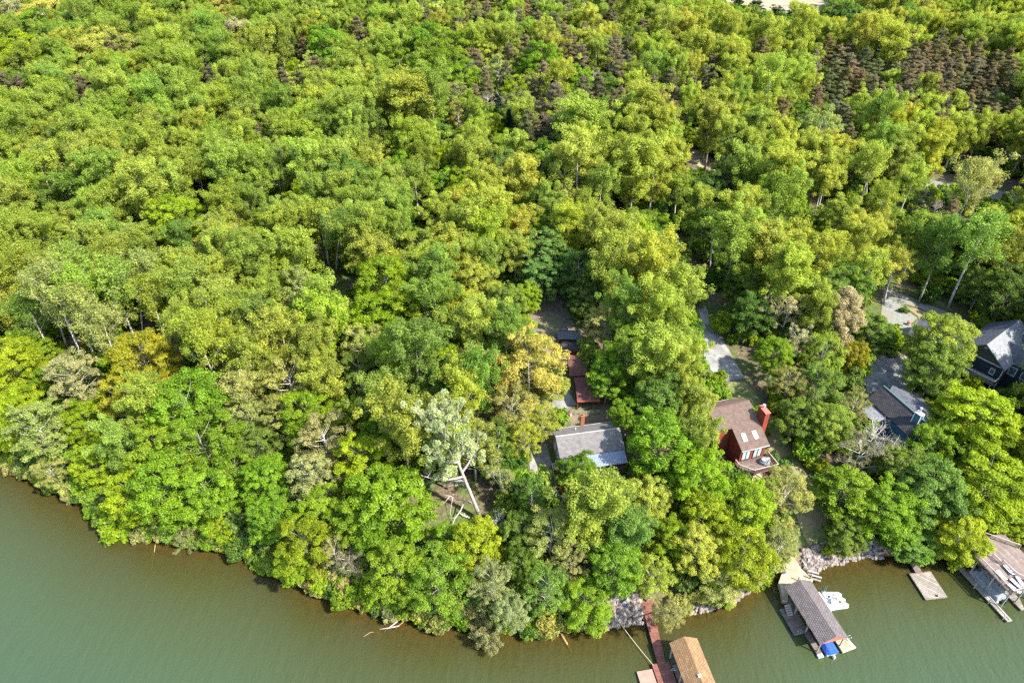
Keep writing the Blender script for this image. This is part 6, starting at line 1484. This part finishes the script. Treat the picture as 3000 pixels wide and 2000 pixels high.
frng = np.random.default_rng(77)
bx = np.array([p[0].x for p in PLACED]); by = np.array([p[0].y for p in PLACED]); bw = np.array([p[1] for p in PLACED])
bx, by, bw = list(bx), list(by), list(bw)
grid = {}
def cell(x, y): return int(x // 8), int(y // 8)
for i in range(len(bx)): grid.setdefault(cell(bx[i], by[i]), []).append(i)
tries = 0
for tries in range(42000):
    y = 56 + 400 * frng.random() ** .8
    half = (y * .80 + 45)
    x = frng.uniform(-half, half)
    if y < shore_y(x) + 2.0: continue
    if footprint_hit(x, y) or any(inside(q, x, y) for q in HOUSES): continue
    z = tz(x, y)
    px, py, f = project((x, y, z + 14))
    if f < 20: continue
    kind, colr, wpx = zone(px, py, frng)
    wm = min(10.5, max(5.0, wpx * f / CAM_F)) * frng.uniform(.85, 1.15)
    if kind == 'pine': wm = frng.uniform(5.5, 8.0)
    ci, cj = cell(x, y); ok = True
    for a in (-1, 0, 1):
        for b in (-1, 0, 1):
            for i in grid.get((ci + a, cj + b), ()):
                if (bx[i] - x) ** 2 + (by[i] - y) ** 2 < (.31 * (bw[i] + wm)) ** 2: ok = False; break
            if not ok: break
        if not ok: break
    if not ok: continue
    h = min(HMAX[kind], max(HMIN[kind], wm * RATIO[kind])) * frng.uniform(.88, 1.08)
    c0 = project((x, y, z + h * CK[kind])); c1 = project((x, y, z + h)); c2 = project((x, y, z + h * .25))
    rw = wm / 2 * CAM_F / c0[2]; rh = max(20, (c2[1] - c1[1]) / 2); cy = (c1[1] + c2[1]) / 2
    if (((KEEP[:, 0] - c0[0]) / (rw * 1.15)) ** 2 + ((KEEP[:, 1] - cy) / (rh * 1.1)) ** 2 < 1).any(): continue
    # leave hand-placed near crowns unhidden
    hid = False
    if True:
        for q in PLACED[:N_HAND]:
            if q[2] in ('shrub', 'cedar'): continue
            if q[0].y > y + 1 and abs(q[7][0] - c0[0]) < rw * (.62 if py > 430 else .8) and abs(q[7][1] - cy) < rh * (.62 if py > 430 else .75): hid = True; break
    if hid: continue
    bx.append(x); by.append(y); bw.append(wm); grid.setdefault((ci, cj), []).append(len(bx) - 1)
    lean = Vector((frng.normal() * .03, frng.normal() * .03, 1)).normalized()
    PLACED.append((Vector((x, y, z - .12)), wm, kind, colr, {}, h, lean, (c0[0], c0[1])))

# the 300 that show largest become things of their own, the far ones one wood
def shown(p):
    px, py = p[7]; f = project(p[0])[2]
    infr = -60 < px < 3060 and -40 < py < 2040
    return (p[1] * CAM_F / f) * (1 if infr else .05)
hand = PLACED[:N_HAND]; rest = sorted(PLACED[N_HAND:], key=lambda p: -shown(p))
def is_pine(p): return p[2] in ('pine', 'spruce')
def rank(lst): return sorted(lst, key=lambda p: -(shown(p) + (1e4 if p[4].get('label') or p[2] in ('shrub', 'cedar') else 0)))
trees = rank([p for p in PLACED if not is_pine(p)]); pines = rank([p for p in PLACED if is_pine(p)])
OWN = trees[:310] + pines[:84]
FAR = trees[310:] + pines[84:]

# landmarks one can find in the photo: (name, x, y)
LM = [('the golden tree', 425, 1070), ('the old cream oak', 1325, 1310), ('the white narrow tree', 700, 128), ('the slender cream tree', 690, 715), ('the grey-roofed house', 1725, 1290),
      ('the red house', 2180, 1240), ('the blue-chimney house', 2660, 1200), ('the slate-blue house', 2900, 1020), ('the red-roofed carport', 1700, 1120), ('the concrete driveway', 2110, 990), ('the gravel turnaround', 2660, 930),
      ('the power poles', 2062, 430), ('the dry field', 2200, 40), ('the dark evergreen spire', 1492, 385), ('the huge glossy green crown', 1285, 180), ('the bright lime maple', 1150, 880), ('the silvery tree', 1440, 1705),
      ('the covered boathouse', 2390, 1780), ('the square floating dock', 2715, 1710), ('the red walkway', 1925, 1850), ('the fallen lake tree', 1150, 1830), ('the sunken forked branch', 448, 1620), ('the broad pale crown', 310, 150),
      ('the massive green shore tree', 540, 1300), ('the gravel lane', 2830, 555), ('the brown gravel drive', 1610, 920), ('the upper grey snag', 1737, 222), ('the grass slope', 2350, 1420),
      ('the tan track', 2900, 480), ('the pale-trunked leaning tree', 2870, 700), ('the big weathered dock', 2930, 1680), ('the rounded olive tree', 2400, 385), ('the blue-green spreading tree', 1590, 740), ('the half-bare whitish tree', 2310, 905)]
ORD = ['', 'second ', 'third ', 'fourth ', 'fifth ', 'sixth ', 'seventh ', 'eighth ', 'ninth ', 'tenth ', 'eleventh ', 'twelfth ', 'thirteenth ', 'fourteenth ', 'fifteenth ', 'sixteenth ', 'seventeenth ', 'eighteenth ', 'nineteenth ', 'twentieth ']
def direction(dx, dy):
    a = math.degrees(math.atan2(-dy, dx)) % 360
    return ['right of', 'behind right of', 'behind', 'behind left of', 'left of', 'front left of', 'in front of', 'front right of'][int((a + 22.5) // 45) % 8]
SIZE = lambda p: ''
buckets = {}
LABEL = {}
for i, p in enumerate(OWN):
    if p[4].get('label'): LABEL[i] = p[4]['label']; continue
    px, py = p[7]
    ph = PHRASE[p[2]].format(c=CNAME[p[3]])
    lm = min(LM, key=lambda l: math.hypot(l[1] - px, (l[2] - py) * 1.1))
    dirn = direction(px - lm[1], py - lm[2])
    buckets.setdefault((ph, lm[0], dirn), []).append((math.hypot(px - lm[1], py - lm[2]), i))
for (ph, ln, dirn), lst in buckets.items():
    lst.sort()
    for k, (dd, i) in enumerate(lst):
        if len(lst) == 1: LABEL[i] = f'{ph} {dirn} {ln}'
        elif k == 0: LABEL[i] = f'{ph} {dirn} {ln}, the closest'
        else: LABEL[i] = f'{ph} {dirn} {ln}, {ORD[min(k, 19)]}closest'

trng = np.random.default_rng(3)
def orient(dirv, spin):
    q = Vector((0, 0, 1)).rotation_difference(dirv)
    return (q.to_matrix() @ Matrix.Rotation(spin, 3, 'Z')).to_euler()

def vary(col, rng, amt=.07):
    c = np.array(leafc(PAL[col])); f = 1 + rng.normal() * amt
    c = c * f; c[0] *= 1 + rng.normal() * .08; c[2] *= 1 + rng.normal() * .12
    return tuple(np.clip(c, .004, .6))

COUNT = {}
for i, p in enumerate(OWN):
    base, wm, kind, colr, opt, h, dirv, px = p
    pk = PROTO[kind]; k = COUNT.get(kind, 0); COUNT[kind] = k + 1; pr = pk[(k * 7 + k // 3) % len(pk)]
    root = thing(NAME.get(kind, 'leafy_tree'), LABEL[i], CAT.get(kind, 'tree'), base, 0, GROUP[kind])
    spin = 0.0 if kind == 'oak' else trng.uniform(0, 6.28)
    root.rotation_euler = orient(dirv, spin)
    s = wm / pr['w']; sz = h / pr['h']
    root.scale = (s, s, sz)
    t = bpy.data.objects.new('trunk', pr['trunk']); COL.objects.link(t); t.parent = root
    if not (kind == 'bare'):
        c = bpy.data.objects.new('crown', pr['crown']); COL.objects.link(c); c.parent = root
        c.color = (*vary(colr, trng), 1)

# ------------------------------------------------------------------ masses nobody could count
def source_collection(kinds, label, dens=1.0):
    col = bpy.data.collections.new(label); index = {}
    n = 0
    for kd in kinds:
        for pr in PROTO[kd]:
            c, nn, s, t = pr['arr']
            rng = np.random.default_rng(n + 40)
            me = leaf_mesh('far_crown', c, nn, s, t, [M_LEAF_FAR, pr['bark']], rng, pr['asp'])
            tb = pr['tb']
            import bmesh
            bm = bmesh.new(); bm.from_mesh(me)
            lay = bm.faces.layers.float.get('tone')
            vs = [bm.verts.new(v) for v in tb.v]
            for f in tb.f:
                try: bf = bm.faces.new([vs[j] for j in f]); bf.material_index = 1; bf.smooth = True
                except ValueError: pass
            bm.to_mesh(me); bm.free()
            o = bpy.data.objects.new('%s_%03d' % (label, n), me); col.objects.link(o)
            index.setdefault(kd, []).append(n); n += 1
    return col, index

def scatter(name, col, P, Rot, S, I, Tint, label, cat=None):
    me = bpy.data.meshes.new(name)
    me.vertices.add(len(P)); me.vertices.foreach_set('co', np.asarray(P, np.float32).ravel())
    for an, ty, data, key in (('rot', 'FLOAT_VECTOR', Rot, 'vector'), ('size', 'FLOAT_VECTOR', S, 'vector'), ('pick', 'INT', I, 'value'), ('tint', 'FLOAT_COLOR', Tint, 'color')):
        a = me.attributes.new(an, ty, 'POINT')
        a.data.foreach_set(key, np.asarray(data, np.int32 if ty == 'INT' else np.float32).ravel())
    o = bpy.data.objects.new(name, me); COL.objects.link(o)
    ng = bpy.data.node_groups.new(name, 'GeometryNodeTree')
    ng.interface.new_socket('Geometry', in_out='INPUT', socket_type='NodeSocketGeometry')
    ng.interface.new_socket('Geometry', in_out='OUTPUT', socket_type='NodeSocketGeometry')
    gi = ng.nodes.new('NodeGroupInput'); go = ng.nodes.new('NodeGroupOutput')
    ci = ng.nodes.new('GeometryNodeCollectionInfo'); ci.inputs['Collection'].default_value = col
    ci.inputs['Separate Children'].default_value = True; ci.inputs['Reset Children'].default_value = True
    ip = ng.nodes.new('GeometryNodeInstanceOnPoints'); ip.inputs['Pick Instance'].default_value = True
    def named(n, t):
        k = ng.nodes.new('GeometryNodeInputNamedAttribute'); k.data_type = t; k.inputs['Name'].default_value = n; return k.outputs[0]
    L = ng.links.new
    L(gi.outputs[0], ip.inputs['Points']); L(ci.outputs[0], ip.inputs['Instance'])
    L(named('pick', 'INT'), ip.inputs['Instance Index']); L(named('size', 'FLOAT_VECTOR'), ip.inputs['Scale'])
    er = ng.nodes.new('FunctionNodeEulerToRotation'); L(named('rot', 'FLOAT_VECTOR'), er.inputs[0]); L(er.outputs[0], ip.inputs['Rotation'])
    L(ip.outputs[0], go.inputs[0])
    md = o.modifiers.new('scatter', 'NODES'); md.node_group = ng
    return tag(o, label, cat, kind='stuff')

fcol, fidx = source_collection(['airy', 'leggy', 'dense', 'pine', 'open', 'layered', 'column', 'spruce', 'sparse', 'bare'], 'wood_source')
P, Ro, S, I, Ti = [], [], [], [], []
for p in FAR:
    base, wm, kind, colr, opt, h, dirv, px = p
    j = fidx[kind][int(trng.integers(len(fidx[kind])))]
    pr = PROTO[kind][fidx[kind].index(j)]
    e = orient(dirv, trng.uniform(0, 6.28))
    P.append(base[:]); Ro.append(e[:]); S.append((wm / pr['w'], wm / pr['w'], h / pr['h'])); I.append(j); Ti.append((*vary(colr, trng), 1))
scatter('distant_forest', fcol, P, Ro, S, I, Ti, 'dense spring-green forest filling the slopes beyond the nearer trees')

# understorey
scol, sidx = source_collection(['shrub'], 'undergrowth_source')
P, Ro, S, I, Ti = [], [], [], [], []
urng = np.random.default_rng(21)
for _ in range(26000):
    y = 50 + 330 * urng.random() ** .7; half = y * .78 + 30; x = urng.uniform(-half, half)
    if y < shore_y(x) + .8 or footprint_hit(x, y) or any(inside(q, x, y) for q in HOUSES): continue
    px, py, f = project((x, y, tz(x, y)))
    if 1180 < px < 1440 and 1390 < py < 1600 and urng.random() < .85: continue
    if 1725 < px < 2000 and 1720 < py < 1840: continue
    if math.sin(x * .19 + 1.3 * math.sin(y * .11)) + math.sin(y * .23 + x * .07) < -.9: continue
    near = (KEEP[:, 0] - px) ** 2 + (KEEP[:, 1] - py) ** 2
    if near.min() < 30 ** 2 and urng.random() < .8: continue
    k = int(urng.integers(len(sidx['shrub']))); s = urng.uniform(.6, 1.7)
    P.append((x, y, tz(x, y) - .08)); Ro.append((0, 0, urng.uniform(0, 6.28))); S.append((s, s, s * urng.uniform(.7, 1.5))); I.append(k)
    Ti.append((*vary(['green', 'mid', 'lime', 'deep', 'young'][int(urng.integers(5))], urng), 1))
# thick growth along the waterline
ROCKY = [(1715, 1990), (2000, 2210), (2350, 2590)]
for _ in range(1500):
    px0 = urng.uniform(-250, 3200); q = at(px0, 1600, 0); x = urng.uniform(-120, 110); d = urng.uniform(.1, 5.5); y = shore_y(x) + d
    px, py, f = project((x, y, 0))
    if any(a < px < b for a, b in ROCKY) and d < 4.6: continue
    if 2255 < px < 2360 and d < 6 or 2600 < px and urng.random() < .35 or 2590 < px < 2690 and d < 2: continue
    if footprint_hit(x, y) or any(inside(q, x, y) for q in HOUSES): continue
    k = int(urng.integers(len(sidx['shrub']))); s = urng.uniform(.5, 1.25)
    P.append((x, y, tz(x, y) - .1)); Ro.append((urng.uniform(.1, .7) if d < 2 else 0, 0, urng.uniform(-.5, .5))); S.append((s, s, s * urng.uniform(.8, 1.5))); I.append(k)
    Ti.append((*vary(['green', 'mid', 'lime', 'olive', 'tan', 'deep'][int(urng.integers(6))], urng), 1))
print('UNDER', len(P))
scatter('undergrowth', scol, P, Ro, S, I, Ti, 'leafy undergrowth covering the forest floor between the trunks')
print('OWN', len(OWN), 'FAR', len(FAR), 'UNDER', len(P))
# ------------------------------------------------------------------ daylight
SUN_E, SUN_AZ = R(48), R(121)      # azimuth clockwise from +Y
w = bpy.data.worlds.new('World'); scene.world = w; w.use_nodes = True
nt = w.node_tree; bg = nt.nodes['Background']
sky = nt.nodes.new('ShaderNodeTexSky'); sky.sky_type = 'NISHITA'; sky.sun_disc = False
sky.sun_elevation = SUN_E; sky.sun_rotation = SUN_AZ; sky.altitude = 200
nt.links.new(sky.outputs[0], bg.inputs[0]); bg.inputs[1].default_value = .15
sl = bpy.data.lights.new('sun', 'SUN'); sl.energy = 3.4; sl.angle = R(.5); sl.color = (1, .955, .88)
so = bpy.data.objects.new('sun', sl); COL.objects.link(so)
sv = Vector((math.sin(SUN_AZ) * math.cos(SUN_E), math.cos(SUN_AZ) * math.cos(SUN_E), math.sin(SUN_E)))
so.rotation_euler = sv.to_track_quat('Z', 'Y').to_euler(); so.location = sv * 300
vs = scene.view_settings
vs.view_transform = 'Standard'; vs.look = 'None'; vs.gamma = 1; vs.exposure = 1.95; vs.use_curve_mapping = False
scene.render.engine = 'CYCLES'
c = scene.cycles
c.max_bounces = 8; c.diffuse_bounces = 5; c.glossy_bounces = 2; c.transmission_bounces = 4; c.transparent_max_bounces = 6
c.use_denoising = False
c.pixel_filter_type = 'BLACKMAN_HARRIS'; c.filter_width = 1.4
scene.render.film_transparent = False
